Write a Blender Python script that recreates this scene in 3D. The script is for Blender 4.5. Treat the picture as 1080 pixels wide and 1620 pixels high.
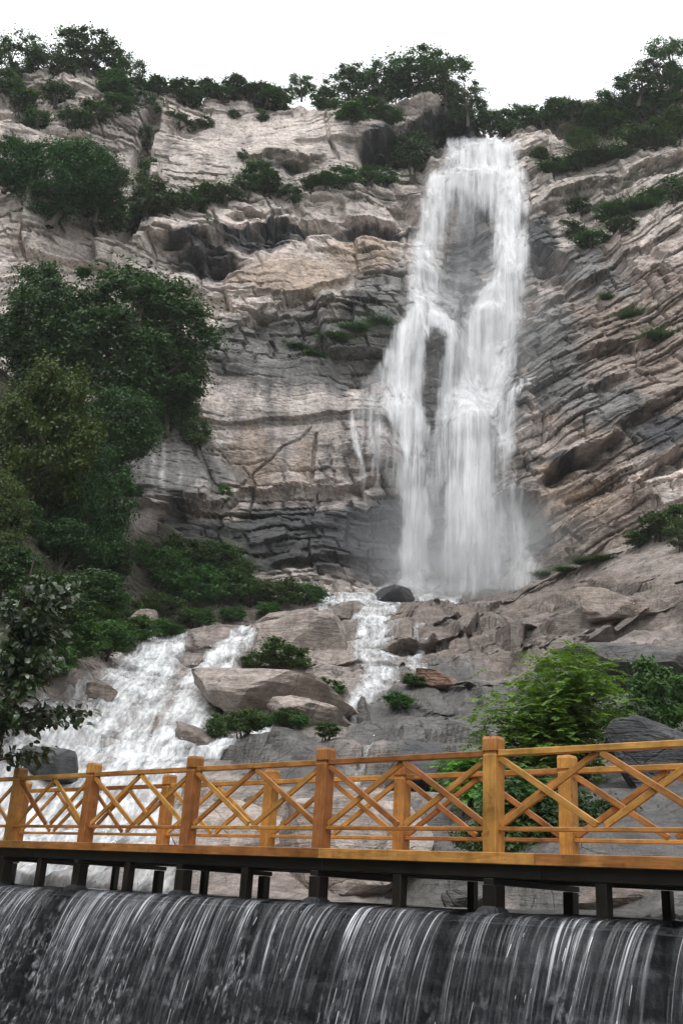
import bpy, bmesh, math, random
import numpy as np
from mathutils import Vector, Matrix, Euler

for o in list(bpy.data.objects):
    bpy.data.objects.remove(o, do_unlink=True)
SC = bpy.context.scene
COL = SC.collection
R = math.radians

# ------------------------------------------------------------------ camera
# z = 0 is the camera's eye level, which is also the crest of the weir
FPX = 1600.0                      # focal length in photograph pixels (1080 x 1620)
PITCH, ROLL = R(21.2), R(3.3)
fw = np.array([0, math.cos(PITCH), math.sin(PITCH)])
r0 = np.array([1.0, 0, 0]); u0 = np.array([0, -math.sin(PITCH), math.cos(PITCH)])
RT = math.cos(ROLL) * r0 + math.sin(ROLL) * u0
UP = -math.sin(ROLL) * r0 + math.cos(ROLL) * u0
cam = bpy.data.cameras.new('camera')
cam.sensor_fit = 'VERTICAL'; cam.sensor_height = 36.0; cam.sensor_width = 24.0
cam.lens = FPX / 1620 * 36.0
cam.clip_start = 0.1; cam.clip_end = 2000
camo = bpy.data.objects.new('camera', cam); COL.objects.link(camo)
M = Matrix(((RT[0], UP[0], -fw[0], 0), (RT[1], UP[1], -fw[1], 0), (RT[2], UP[2], -fw[2], 0), (0, 0, 0, 1)))
camo.matrix_world = M
SC.camera = camo

# ------------------------------------------------------------------ sky, sun, exposure
SUN_EL, SUN_AZ = R(58), R(200)     # high behind the camera, a thick overcast
world = bpy.data.worlds.new('World'); SC.world = world; world.use_nodes = True
nt = world.node_tree; nt.nodes.clear()
wo = nt.nodes.new('ShaderNodeOutputWorld'); bg = nt.nodes.new('ShaderNodeBackground')
sky = nt.nodes.new('ShaderNodeTexSky'); sky.sky_type = 'NISHITA'; sky.sun_disc = False
sky.sun_elevation = SUN_EL; sky.sun_rotation = SUN_AZ; sky.dust_density = 6; sky.air_density = 1.5
hs = nt.nodes.new('ShaderNodeHueSaturation'); hs.inputs['Saturation'].default_value = 0.12
mixw = nt.nodes.new('ShaderNodeMix'); mixw.data_type = 'RGBA'; mixw.inputs[0].default_value = 0.75
mixw.inputs[7].default_value = (13.0, 13.3, 13.6, 1)      # even cloud cover over the clear sky
nt.links.new(sky.outputs[0], hs.inputs['Color']); nt.links.new(hs.outputs[0], mixw.inputs[6])
nt.links.new(mixw.outputs[2], bg.inputs[0]); bg.inputs[1].default_value = 0.125
nt.links.new(bg.outputs[0], wo.inputs[0])
sl = bpy.data.lights.new('sun', 'SUN'); sl.energy = 1.0; sl.angle = R(25); sl.color = (1, 0.97, 0.93)
so = bpy.data.objects.new('sun', sl); COL.objects.link(so)
sd = Vector((math.sin(SUN_AZ) * math.cos(SUN_EL), math.cos(SUN_AZ) * math.cos(SUN_EL), math.sin(SUN_EL)))
so.rotation_euler = sd.to_track_quat('Z', 'Y').to_euler(); so.location = sd * 100
SC.view_settings.view_transform = 'Standard'; SC.view_settings.look = 'None'
SC.view_settings.exposure = 0.3; SC.view_settings.gamma = 1.0; SC.view_settings.use_curve_mapping = False
SC.cycles.max_bounces = 6; SC.cycles.diffuse_bounces = 2; SC.cycles.glossy_bounces = 2
SC.cycles.transmission_bounces = 4; SC.cycles.transparent_max_bounces = 24; SC.cycles.volume_bounces = 1
SC.cycles.use_denoising = True

# ------------------------------------------------------------------ helpers
def ray(px, py):
    return fw + RT * ((px - 540) / FPX) - UP * ((py - 810) / FPX)
def at(px, py, Y):
    d = ray(px, py); return d * (Y / d[1])
def proj(x, y, z):
    c = x * RT[0] + y * RT[1] + z * RT[2]; u = x * UP[0] + y * UP[1] + z * UP[2]
    f = np.maximum(x * fw[0] + y * fw[1] + z * fw[2], 0.1)
    return 540 + FPX * c / f, 810 - FPX * u / f
def mpp(P):                                   # metres per photograph pixel at a point
    return float(np.dot(np.array(P), fw)) / FPX
def sstep(a, b, x):
    t = np.clip((x - a) / (b - a + 1e-12), 0, 1); return t * t * (3 - 2 * t)
def hash2(i, j, s=0):
    n = np.asarray(i).astype(np.int32).view(np.uint32) * np.uint32(374761393) + np.asarray(j).astype(np.int32).view(np.uint32) * np.uint32(668265263) + np.uint32((s * 974634541) & 0xffffffff)
    n = (n ^ (n >> np.uint32(13))) * np.uint32(1274126177)
    n = n ^ (n >> np.uint32(16))
    return (n & np.uint32(0xffffff)).astype(np.float32) / np.float32(0xffffff)
GRAD = np.stack([np.cos(np.arange(256) * 2 * math.pi / 256), np.sin(np.arange(256) * 2 * math.pi / 256)]).astype(np.float32)
def pn(x, y, s=0):                            # 2-D gradient noise, about -1 .. 1
    x, y = np.broadcast_arrays(np.asarray(x, np.float32), np.asarray(y, np.float32))
    xi = np.floor(x); yi = np.floor(y); xf = x - xi; yf = y - yi; xi = xi.astype(np.int32); yi = yi.astype(np.int32)
    u = xf * xf * xf * (xf * (xf * 6 - 15) + 10); v = yf * yf * yf * (yf * (yf * 6 - 15) + 10)
    def g(a, b):
        h = (hash2(xi + a, yi + b, s) * 255).astype(np.uint8)
        return GRAD[0][h] * (xf - a) + GRAD[1][h] * (yf - b)
    a = g(0, 0); b = g(1, 0); c = g(0, 1); d = g(1, 1)
    a = a + (b - a) * u
    return 1.5 * (a + ((c + (d - c) * u) - a) * v)
def fbm(x, y, s=0, o=4, g=0.5):
    r = 0; a = 1.0
    for k in range(o):
        r = r + a * pn(x * 2 ** k, y * 2 ** k, s + k * 17); a *= g
    return r
def vn1(k, c, s):                             # smooth noise along c, independent for each integer k
    ci = np.floor(c); f = c - ci; f = f * f * (3 - 2 * f)
    a = hash2(k, ci, s); b = hash2(k, ci + 1, s)
    return a + (b - a) * f
def tps(pts, vals, q, smooth=0.0):            # thin-plate interpolation of control points
    pts = np.asarray(pts, float); n = len(pts)
    def ph(r2): return 0.5 * r2 * np.log(r2 + 1e-9)
    d = ((pts[:, None] - pts[None]) ** 2).sum(-1)
    A = np.zeros((n + 3, n + 3)); A[:n, :n] = ph(d) + smooth * np.eye(n)
    P = np.c_[np.ones(n), pts]; A[:n, n:] = P; A[n:, :n] = P.T
    w = np.linalg.solve(A, np.r_[np.asarray(vals, float), 0, 0, 0])
    rows = np.unique(np.r_[np.arange(0, q[0].shape[0], 8), q[0].shape[0] - 1]); cols = np.unique(np.r_[np.arange(0, q[0].shape[1], 8), q[0].shape[1] - 1])
    a = q[0][np.ix_(rows, cols)]; b = q[1][np.ix_(rows, cols)]
    out = w[n] + w[n + 1] * a + w[n + 2] * b
    for i in range(n):
        out = out + w[i] * ph((a - pts[i, 0]) ** 2 + (b - pts[i, 1]) ** 2)
    t = np.stack([np.interp(np.arange(q[0].shape[1]), cols, r) for r in out])
    return np.stack([np.interp(np.arange(q[0].shape[0]), rows, t[:, k]) for k in range(t.shape[1])], 1)
def tag(o, label=None, cat=None, group=None, kind=None):
    if label: o['label'] = label
    if cat: o['category'] = cat
    if group: o['group'] = group
    if kind: o['kind'] = kind
    return o
def link(o, parent=None):
    COL.objects.link(o)
    if parent is not None: o.parent = parent
    return o
def empty(name, loc=(0, 0, 0)):
    o = bpy.data.objects.new(name, None); o.location = Vector([float(v) for v in loc]); o.empty_display_size = 0.2
    return link(o)
def mesh_np(name, V, F, smooth=True):
    """V (n,3), F (m,4) or (m,3)"""
    me = bpy.data.meshes.new(name); V = np.ascontiguousarray(V, np.float32); F = np.ascontiguousarray(F, np.int32)
    k = F.shape[1]
    me.vertices.add(len(V)); me.vertices.foreach_set('co', V.ravel())
    me.loops.add(F.size); me.loops.foreach_set('vertex_index', F.ravel())
    me.polygons.add(len(F)); me.polygons.foreach_set('loop_start', np.arange(0, F.size, k, dtype=np.int32))
    me.polygons.foreach_set('use_smooth', np.full(len(F), smooth, bool))
    me.update(calc_edges=True)
    return me
def attr_col(me, name, rgb):
    a = me.attributes.new(name, 'FLOAT_COLOR', 'POINT')
    a.data.foreach_set('color', np.c_[rgb, np.ones(len(rgb))].astype(np.float32).ravel())
def attr_f(me, name, v):
    a = me.attributes.new(name, 'FLOAT', 'POINT'); a.data.foreach_set('value', np.asarray(v, np.float32).ravel())
def grid_faces(nr, nc, keep=None, flip=False):
    i = np.arange(nr * nc).reshape(nr, nc)
    q = np.stack([i[:-1, :-1], i[:-1, 1:], i[1:, 1:], i[1:, :-1]], -1)
    if flip: q = q[..., ::-1]
    return q[keep] if keep is not None else q.reshape(-1, 4)
def compact(V, F, *arrs):
    used = np.unique(F); mp = np.full(len(V), -1); mp[used] = np.arange(len(used))
    return (V[used], mp[F]) + tuple(a[used] for a in arrs)
def obj(name, me, mat=None, parent=None):
    o = bpy.data.objects.new(name, me)
    if mat is not None and not me.materials: me.materials.append(mat)
    return link(o, parent)
def tubes(paths, seg=6):
    """paths: list of (points (n,3), radii (n)) -> V, F"""
    Vs, Fs, b = [], [], 0
    for P, rad in paths:
        P = np.asarray(P, float); n = len(P); T = np.gradient(P, axis=0)
        T /= np.linalg.norm(T, axis=1)[:, None] + 1e-9
        ref = np.array([0.31, 0.95, 0.05]); A = np.cross(T, ref); A /= np.linalg.norm(A, axis=1)[:, None] + 1e-9
        B = np.cross(T, A); th = np.arange(seg) * 2 * math.pi / seg
        ring = P[:, None] + np.asarray(rad)[:, None, None] * (A[:, None] * np.cos(th)[None, :, None] + B[:, None] * np.sin(th)[None, :, None])
        Vs.append(ring.reshape(-1, 3))
        for k in range(n - 1):
            for j in range(seg):
                j2 = (j + 1) % seg
                Fs.append((b + k * seg + j, b + k * seg + j2, b + (k + 1) * seg + j2, b + (k + 1) * seg + j))
        b += n * seg
    return np.concatenate(Vs), np.array(Fs)

# ------------------------------------------------------------------ materials
class N:
    def __init__(s, name):
        s.m = bpy.data.materials.new(name); s.m.use_nodes = True; s.t = s.m.node_tree; s.t.nodes.clear()
        s.out = s.n('ShaderNodeOutputMaterial')
    def n(s, typ, **kw):
        x = s.t.nodes.new(typ)
        for k, v in kw.items():
            if k.startswith('_'): setattr(x, k[1:], v)
            else: s.set(x.inputs[k.replace('__', ' ')], v)
        return x
    def set(s, inp, v):
        if isinstance(v, bpy.types.NodeSocket): s.t.links.new(v, inp)
        elif isinstance(v, (tuple, list)) and len(v) == 3 and inp.type == 'RGBA': inp.default_value = (*v, 1)
        else: inp.default_value = v
    def coord(s, kind='Object', scale=(1, 1, 1), rot=(0, 0, 0)):
        c = s.n('ShaderNodeTexCoord'); mp = s.n('ShaderNodeMapping'); s.t.links.new(c.outputs[kind], mp.inputs['Vector'])
        mp.inputs['Scale'].default_value = scale; mp.inputs['Rotation'].default_value = rot
        return mp.outputs[0]
    def noise(s, vec, scale=5, detail=4, rough=0.55, dist=0.0):
        x = s.n('ShaderNodeTexNoise', Scale=scale, Detail=detail, Roughness=rough, Distortion=dist); s.set(x.inputs['Vector'], vec)
        return x.outputs[0]
    def ramp(s, fac, *stops, interp='LINEAR'):
        x = s.n('ShaderNodeValToRGB'); s.set(x.inputs[0], fac); e = x.color_ramp.elements; x.color_ramp.interpolation = interp
        while len(e) < len(stops): e.new(0.5)
        for el, (p, c) in zip(e, stops):
            el.position = p; el.color = (c, c, c, 1) if isinstance(c, (int, float)) else (*c, 1)
        return x.outputs[0]
    def mix(s, f, a, b, mode='MIX'):
        x = s.n('ShaderNodeMix', _data_type='RGBA', _blend_type=mode); s.set(x.inputs[0], f); s.set(x.inputs[6], a); s.set(x.inputs[7], b)
        return x.outputs[2]
    def math(s, op, a, b=0.0, c=0.0, clamp=False):
        x = s.n('ShaderNodeMath', _operation=op, _use_clamp=clamp); s.set(x.inputs[0], a); s.set(x.inputs[1], b); s.set(x.inputs[2], c)
        return x.outputs[0]
    def attr(s, name, o='Color'):
        x = s.n('ShaderNodeAttribute', _attribute_name=name); return x.outputs[o]
    def bump(s, h, strength=0.5, dist=0.1):
        x = s.n('ShaderNodeBump', Strength=strength, Distance=dist); s.set(x.inputs['Height'], h); return x.outputs[0]
    def done(s, shader, vol=None):
        if shader is not None: s.t.links.new(shader, s.out.inputs[0])
        if vol is not None: s.t.links.new(vol, s.out.inputs[1])
        return s.m

def rock_material(name, sheen=0.0):
    m = N(name); co = m.coord()
    base = m.attr('col'); wet = m.attr('wet', 'Fac')
    n1 = m.noise(co, 0.55, 4, 0.6); n2 = m.noise(co, 4.0, 5, 0.68); n3 = m.noise(m.coord(scale=(0.6, 0.6, 5)), 1.3, 5, 0.65, 0.4)
    c = m.mix(1.0, base, m.ramp(n1, (0.3, 0.74), (0.7, 1.22)), 'MULTIPLY')
    c = m.mix(1.0, c, m.ramp(n2, (0.25, 0.55), (0.62, 1.2)), 'MULTIPLY')
    c = m.mix(0.8, c, m.ramp(n3, (0.3, 0.62), (0.52, 1.08)), 'MULTIPLY')
    st = m.noise(m.coord(scale=(0.9, 0.9, 0.16)), 1.0, 4, 0.62, 0.6); st2 = m.noise(co, 0.22, 5, 0.68, 0.5)
    c = m.mix(m.ramp(st, (0.50, 0.0), (0.66, 0.62)), c, m.mix(1.0, c, (0.42, 0.43, 0.45), 'MULTIPLY'))
    c = m.mix(m.ramp(st2, (0.52, 0.0), (0.62, 0.45)), c, m.mix(1.0, c, (0.62, 0.64, 0.67), 'MULTIPLY'))
    sp = m.noise(co, 22.0, 3, 0.6); c = m.mix(1.0, c, m.ramp(sp, (0.3, 0.75), (0.6, 1.1)), 'MULTIPLY')
    vo = m.n('ShaderNodeTexVoronoi', _feature='DISTANCE_TO_EDGE', Scale=0.55); m.set(vo.inputs['Vector'], m.n('ShaderNodeVectorMath', _operation='ADD').outputs[0])
    add = vo.inputs['Vector'].links[0].from_node
    nn = m.n('ShaderNodeTexNoise', Scale=0.9, Detail=5); m.set(nn.inputs['Vector'], co)
    m.set(add.inputs[0], co); m.set(add.inputs[1], nn.outputs['Color'])
    crack = m.ramp(vo.outputs[0], (0.0, 0.45), (0.012, 1.0))
    c = m.mix(m.math('MULTIPLY', m.ramp(n1, (0.42, 0), (0.6, 0.75)), 1.0), c, m.mix(1.0, c, crack, 'MULTIPLY'))
    geo = m.n('ShaderNodeNewGeometry'); sep = m.n('ShaderNodeSeparateXYZ'); m.set(sep.inputs[0], geo.outputs['Normal'])
    mossf = m.math('MULTIPLY', m.math('ADD', m.math('MULTIPLY', sep.outputs[2], 1.1), m.math('MULTIPLY', m.math('SUBTRACT', n2, 0.5), 1.8)), m.attr('moss', 'Fac'))
    moss = m.ramp(mossf, (0.38, 0.0), (0.62, 0.9))
    c = m.mix(moss, c, m.mix(n2, (0.035, 0.04, 0.022), (0.075, 0.085, 0.04)))
    h = m.math('ADD', m.math('MULTIPLY', n2, 0.5), m.math('MULTIPLY', n3, 0.8))
    h = m.math('ADD', h, m.math('MULTIPLY', crack, 0.3))
    bp = m.bump(h, 0.75, 0.22)
    rough = m.math('SUBTRACT', 0.92, m.math('MULTIPLY', wet, 0.45))
    b = m.n('ShaderNodeBsdfPrincipled', Base__Color=c, Roughness=rough, Normal=bp)
    b.inputs['Specular IOR Level'].default_value = 0.4
    return m.done(b.outputs[0])
ROCK = rock_material('rock')
def leaf_material(name, dark, light, rough=0.55, trans=0.25, spec=0.35, var=0.05):
    m = N(name); geo = m.n('ShaderNodeNewGeometry'); oi = m.n('ShaderNodeObjectInfo')
    n = m.noise(m.coord(), 3.0, 3, 0.6)
    f = m.math('ADD', m.math('MULTIPLY', geo.outputs['Random Per Island'], 0.6), m.math('MULTIPLY', n, 0.4), clamp=True)
    c = m.mix(f, dark, light)
    hsv = m.n('ShaderNodeHueSaturation', Color=c); m.set(hsv.inputs['Hue'], m.math('ADD', 0.5 - var / 2, m.math('MULTIPLY', oi.outputs['Random'], var)))
    m.set(hsv.inputs['Value'], m.math('ADD', 0.75, m.math('MULTIPLY', oi.outputs['Random'], 0.5)))
    b = m.n('ShaderNodeBsdfPrincipled', Base__Color=hsv.outputs[0], Roughness=rough); b.inputs['Specular IOR Level'].default_value = spec
    tr = m.n('ShaderNodeBsdfTranslucent', Color=m.mix(1.0, hsv.outputs[0], (1.3, 1.5, 0.6), 'MULTIPLY'))
    mx = m.n('ShaderNodeMixShader', Fac=trans); m.t.links.new(b.outputs[0], mx.inputs[1]); m.t.links.new(tr.outputs[0], mx.inputs[2])
    return m.done(mx.outputs[0])
LEAF_CREST = leaf_material('crest_leaves', (0.022, 0.052, 0.019), (0.058, 0.112, 0.036))
LEAF_DARK = leaf_material('dark_leaves', (0.014, 0.040, 0.011), (0.043, 0.096, 0.022))
LEAF_OLIVE = leaf_material('olive_leaves', (0.032, 0.062, 0.010), (0.08, 0.125, 0.02))
LEAF_BRIGHT = leaf_material('bright_leaves', (0.075, 0.205, 0.035), (0.20, 0.37, 0.075), 0.5, 0.3)
LEAF_SHRUB = leaf_material('shrub_leaves', (0.026, 0.068, 0.014), (0.07, 0.135, 0.028))
LEAF_BROAD = leaf_material('broad_leaves', (0.02, 0.045, 0.018), (0.05, 0.085, 0.03), 0.28, 0.15, 0.7)
def bark_material():
    m = N('bark'); n = m.noise(m.coord(scale=(4, 4, 1)), 4, 5)
    b = m.n('ShaderNodeBsdfPrincipled', Base__Color=m.mix(n, (0.03, 0.024, 0.02), (0.10, 0.085, 0.07)), Roughness=0.9, Normal=m.bump(n, 0.6, 0.05))
    return m.done(b.outputs[0])
BARK = bark_material()
def wood_material(name, a, b_, knots=True):
    m = N(name); oi = m.n('ShaderNodeObjectInfo')
    mp = m.n('ShaderNodeVectorMath', _operation='ADD'); cc = m.n('ShaderNodeTexCoord'); m.set(mp.inputs[0], cc.outputs['Object'])
    sc_ = m.n('ShaderNodeVectorMath', _operation='SCALE'); cmb = m.n('ShaderNodeCombineXYZ'); 
    for i in range(3): m.set(cmb.inputs[i], oi.outputs['Random'])
    m.set(sc_.inputs[0], cmb.outputs[0]); sc_.inputs['Scale'].default_value = 37.0; m.set(mp.inputs[1], sc_.outputs[0])
    st = m.n('ShaderNodeMapping'); m.set(st.inputs[0], mp.outputs[0]); st.inputs['Scale'].default_value = (1.2, 14, 14)
    g = m.noise(st.outputs[0], 2.2, 5, 0.6, 1.2)
    blot = m.noise(mp.outputs[0], 3.0, 4, 0.6)
    c = m.mix(m.ramp(g, (0.3, 0), (0.7, 1)), a, b_)
    c = m.mix(1.0, c, m.ramp(blot, (0.3, 0.52), (0.65, 1.12)), 'MULTIPLY')
    grime = m.noise(mp.outputs[0], 7.0, 6, 0.7, 0.5)
    c = m.mix(m.ramp(grime, (0.54, 0.0), (0.70, 0.6)), c, m.mix(1.0, c, (0.42, 0.36, 0.34), 'MULTIPLY'))
    if knots:
        v = m.n('ShaderNodeTexVoronoi', Scale=2.6); st2 = m.n('ShaderNodeMapping'); m.set(st2.inputs[0], mp.outputs[0]); st2.inputs['Scale'].default_value = (1, 2.2, 2.2)
        m.set(v.inputs['Vector'], st2.outputs[0])
        c = m.mix(m.ramp(v.outputs[0], (0.03, 0.85), (0.09, 0.0)), c, (0.09, 0.03, 0.012))
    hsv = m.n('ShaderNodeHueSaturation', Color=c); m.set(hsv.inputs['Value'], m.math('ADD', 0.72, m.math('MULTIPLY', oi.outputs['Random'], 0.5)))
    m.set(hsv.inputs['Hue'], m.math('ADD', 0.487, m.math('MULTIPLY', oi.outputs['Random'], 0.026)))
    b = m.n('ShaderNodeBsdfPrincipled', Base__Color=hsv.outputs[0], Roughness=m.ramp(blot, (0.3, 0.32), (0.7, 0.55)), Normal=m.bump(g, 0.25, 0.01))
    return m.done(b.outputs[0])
WOOD = wood_material('varnished_wood', (0.34, 0.142, 0.035), (0.57, 0.265, 0.07))
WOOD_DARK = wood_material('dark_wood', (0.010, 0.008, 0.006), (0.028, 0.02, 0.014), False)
def concrete_dark():
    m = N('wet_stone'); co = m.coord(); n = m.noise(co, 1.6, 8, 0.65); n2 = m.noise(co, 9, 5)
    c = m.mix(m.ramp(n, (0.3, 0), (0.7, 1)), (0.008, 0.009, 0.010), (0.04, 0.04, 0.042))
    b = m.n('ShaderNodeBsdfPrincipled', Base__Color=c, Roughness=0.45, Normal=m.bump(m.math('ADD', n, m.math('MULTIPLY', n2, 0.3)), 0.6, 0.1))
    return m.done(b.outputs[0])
WETSTONE = concrete_dark()
def fall_material(name, sx, sz, colr=(0.92, 0.93, 0.95), soft=1.0, dens=0.95):
    """falling white water: streaky coverage, the gaps show the rock behind"""
    m = N(name)
    n1 = m.noise(m.coord(scale=(sx, sx, sz)), 1.0, 5, 0.6, 0.3); n2 = m.noise(m.coord(scale=(sx * 3.5, sx * 3.5, sz * 2.5)), 1.0, 4, 0.6)
    a = m.attr('cover', 'Fac')
    s = m.math('ADD', m.math('MULTIPLY', n1, 0.65), m.math('MULTIPLY', n2, 0.35))
    s = m.math('MULTIPLY', m.math('SUBTRACT', s, 0.52), 4.2 * soft)
    al = m.math('ADD', m.math('MULTIPLY', a, dens), m.math('MULTIPLY', s, m.math('MULTIPLY', m.ramp(a, (0.0, 0.0), (0.35, 1.0), (1.0, 0.45)), 0.55)), clamp=True)
    al = m.math('MULTIPLY', al, m.ramp(a, (0.0, 0.0), (0.12, 1.0)))
    gn = m.n('ShaderNodeNewGeometry'); va = m.n('ShaderNodeVectorMath', _operation='MULTIPLY_ADD'); m.set(va.inputs[0], gn.outputs['Normal']); va.inputs[1].default_value = (0.6, 0.6, 0.6); va.inputs[2].default_value = (0, 0, 0.8)
    vn = m.n('ShaderNodeVectorMath', _operation='NORMALIZE'); m.set(vn.inputs[0], va.outputs[0])
    d = m.n('ShaderNodeBsdfDiffuse', Color=colr, Normal=vn.outputs[0]); t = m.n('ShaderNodeBsdfTranslucent', Color=colr)
    mx = m.n('ShaderNodeMixShader', Fac=0.2); m.t.links.new(d.outputs[0], mx.inputs[1]); m.t.links.new(t.outputs[0], mx.inputs[2])
    tr = m.n('ShaderNodeBsdfTransparent'); m2 = m.n('ShaderNodeMixShader', Fac=al)
    m.t.links.new(tr.outputs[0], m2.inputs[1]); m.t.links.new(mx.outputs[0], m2.inputs[2])
    return m.done(m2.outputs[0])
FALL = fall_material('falling_water', 2.2, 0.14)
def froth_material():
    m = N('white_water'); co = m.coord(scale=(1, 1, 1))
    n1 = m.noise(m.coord(scale=(3.6, 0.55, 0.7)), 1.0, 5, 0.6, 0.4); n2 = m.noise(m.coord(scale=(9, 3, 4)), 1.0, 4, 0.6)
    a = m.attr('cover', 'Fac')
    s = m.math('SUBTRACT', m.math('ADD', m.math('MULTIPLY', n1, 0.78), m.math('MULTIPLY', n2, 0.22)), 0.5)
    al = m.math('ADD', a, m.math('MULTIPLY', s, 2.3), clamp=True)
    al = m.math('MULTIPLY', al, m.ramp(a, (0.0, 0.0), (0.15, 1.0)))
    c = m.mix(m.ramp(n2, (0.35, 0.0), (0.6, 1.0)), (0.50, 0.53, 0.56), (0.82, 0.83, 0.84))
    b = m.n('ShaderNodeBsdfPrincipled', Base__Color=c, Roughness=0.5, Normal=m.bump(m.math('ADD', n1, m.math('MULTIPLY', n2, 0.5)), 0.4, 0.12))
    tr = m.n('ShaderNodeBsdfTransparent'); m2 = m.n('ShaderNodeMixShader', Fac=al)
    m.t.links.new(tr.outputs[0], m2.inputs[1]); m.t.links.new(b.outputs[0], m2.inputs[2])
    return m.done(m2.outputs[0])
FROTH = froth_material()

# ------------------------------------------------------------------ terrain: the rock slope below the falls
SL = [  # photograph pixel and distance in metres of points on the stream bed and its banks
 (-150, 1390, 23), (0, 1393, 21), (250, 1408, 18.5), (500, 1428, 16.2), (800, 1443, 13.6), (1080, 1458, 11.6), (1300, 1470, 9.5),
 (60, 1222, 27), (200, 1222, 27), (330, 1195, 28), (100, 1310, 24), (250, 1320, 23.5), (190, 1060, 35.5), (280, 1018, 39), (400, 994, 43), (330, 1080, 34),
 (30, 1150, 27.5), (100, 1085, 31), (150, 1030, 36), (0, 1110, 27), (-100, 1050, 28), (0, 980, 31),
 (0, 900, 35), (0, 800, 40), (100, 930, 41), (0, 700, 45), (100, 800, 46.5), (170, 900, 48), (0, 600, 51), (100, 690, 53), (-150, 700, 40), (-150, 850, 34), (-150, 550, 48),
 (220, 960, 51), (330, 955, 56), (450, 955, 58), (300, 1002, 45),
 (650, 948, 62), (765, 943, 64), (540, 955, 60), (440, 1085, 34), (500, 1020, 44), (570, 1112, 33.5), (600, 1050, 40), (570, 965, 56),
 (700, 1000, 48), (850, 965, 53), (880, 905, 61), (1000, 870, 57), (1080, 830, 56), (1250, 780, 55),
 (700, 1085, 36), (650, 1200, 24.5), (760, 1150, 27), (850, 1065, 35), (1000, 1050, 34), (1080, 1010, 36), (1080, 1140, 25), (950, 1200, 20.5), (1080, 1300, 15.5), (1250, 1100, 24), (1250, 1250, 15),
 (800, 1300, 17.5), (450, 1300, 20.5), (600, 1350, 18), (450, 1180, 26.5)]
SP = np.array([at(*p) for p in SL])
NXs, NYs = 560, 460
sx = np.linspace(-30, 30, NXs); sy = 10 + 62 * np.linspace(0, 1, NYs) ** 1.35
SX, SY = np.meshgrid(sx, sy)
SZ0 = tps(SP[:, :2], SP[:, 2], (SX, SY), 0.4)
# keep the ground below the weir's back edge
WA = np.array([1.80, 11.17]); WD = np.array([-0.715, 0.699]); WN = np.array([-0.699, -0.715])     # railing line: point, direction, towards the camera
back = (SX - WA[0]) * WN[0] + (SY - WA[1]) * WN[1]           # >0 is the camera side of the near railing
SZ0 = np.where(back > -1.9, np.minimum(SZ0, -0.35 - 1.2 * sstep(-1.9, -0.6, back)), SZ0)
spx, spy = proj(SX, SY, SZ0)
def blobs(px, py, lst):
    r = np.zeros_like(px)
    for (x, y, rx, ry, *a) in lst:
        r = np.maximum(r, (a[0] if a else 1.0) * np.exp(-(((px - x) / rx) ** 2 + ((py - y) / ry) ** 2)))
    return r
def stream_mask(px, py, streams):
    m = np.zeros_like(px)
    for st in streams:
        P = np.array([s[:2] for s in st], float); W = np.array([s[2] for s in st], float); I = np.array([s[3] for s in st], float)
        for k in range(len(P) - 1):
            d = P[k + 1] - P[k]; L2 = (d ** 2).sum()
            t = np.clip(((px - P[k, 0]) * d[0] + (py - P[k, 1]) * d[1]) / L2, 0, 1)
            dist = np.hypot(px - P[k, 0] - t * d[0], py - P[k, 1] - t * d[1])
            w = W[k] + (W[k + 1] - W[k]) * t; i = I[k] + (I[k + 1] - I[k]) * t
            m = np.maximum(m, i * (1 - sstep(0.35, 1.3, dist / w)))
    return m
CASC_L = [[(285, 1012, 9, 1), (245, 1038, 42, 1), (215, 1090, 66, .8), (190, 1150, 88, .72), (150, 1200, 110, .85), (100, 1240, 130, .9), (80, 1330, 130, .9), (60, 1420, 120, .8)],
          [(402, 994, 10, 1), (360, 1030, 24, 1), (324, 1075, 32, .95), (298, 1120, 42, .95), (275, 1165, 52, .95), (240, 1215, 60, 1)],
          [(430, 1158, 9, .9), (380, 1170, 11, .95), (320, 1188, 14, .95), (270, 1205, 20, .9)],
          [(170, 1130, 36, .9), (95, 1155, 30, .75), (40, 1190, 26, .65)], [(150, 1220, 60, .9), (240, 1330, 60, .9), (240, 1420, 60, .8)]]
CASC_M = [[(548, 932, 6, .8), (515, 945, 14, .9), (505, 965, 12, .7)], [(640, 945, 8, .6), (590, 952, 26, .9), (580, 985, 26, .9), (592, 1020, 34, .75), (600, 1050, 36, .7), (606, 1074, 32, .75), (580, 1092, 17, .9), (562, 1112, 10, .9)],
          [(655, 985, 4, .35), (668, 1025, 10, .5), (655, 1060, 16, .6)], [(720, 944, 8, .85), (650, 942, 8, .85), (590, 946, 11, .85), (540, 944, 11, .9), (512, 952, 12, .9)], [(590, 1178, 4, .5), (570, 1205, 8, .6)]]
wx = 9 * fbm(SX / 1.4, SY / 2.5, 81, 3); wy = 6 * fbm(SX / 1.2, SY / 2.5, 82, 3)
mL = stream_mask(spx + wx, spy + wy, CASC_L); mM = stream_mask(spx + 1.5 * wx, spy + wy, CASC_M)
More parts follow.
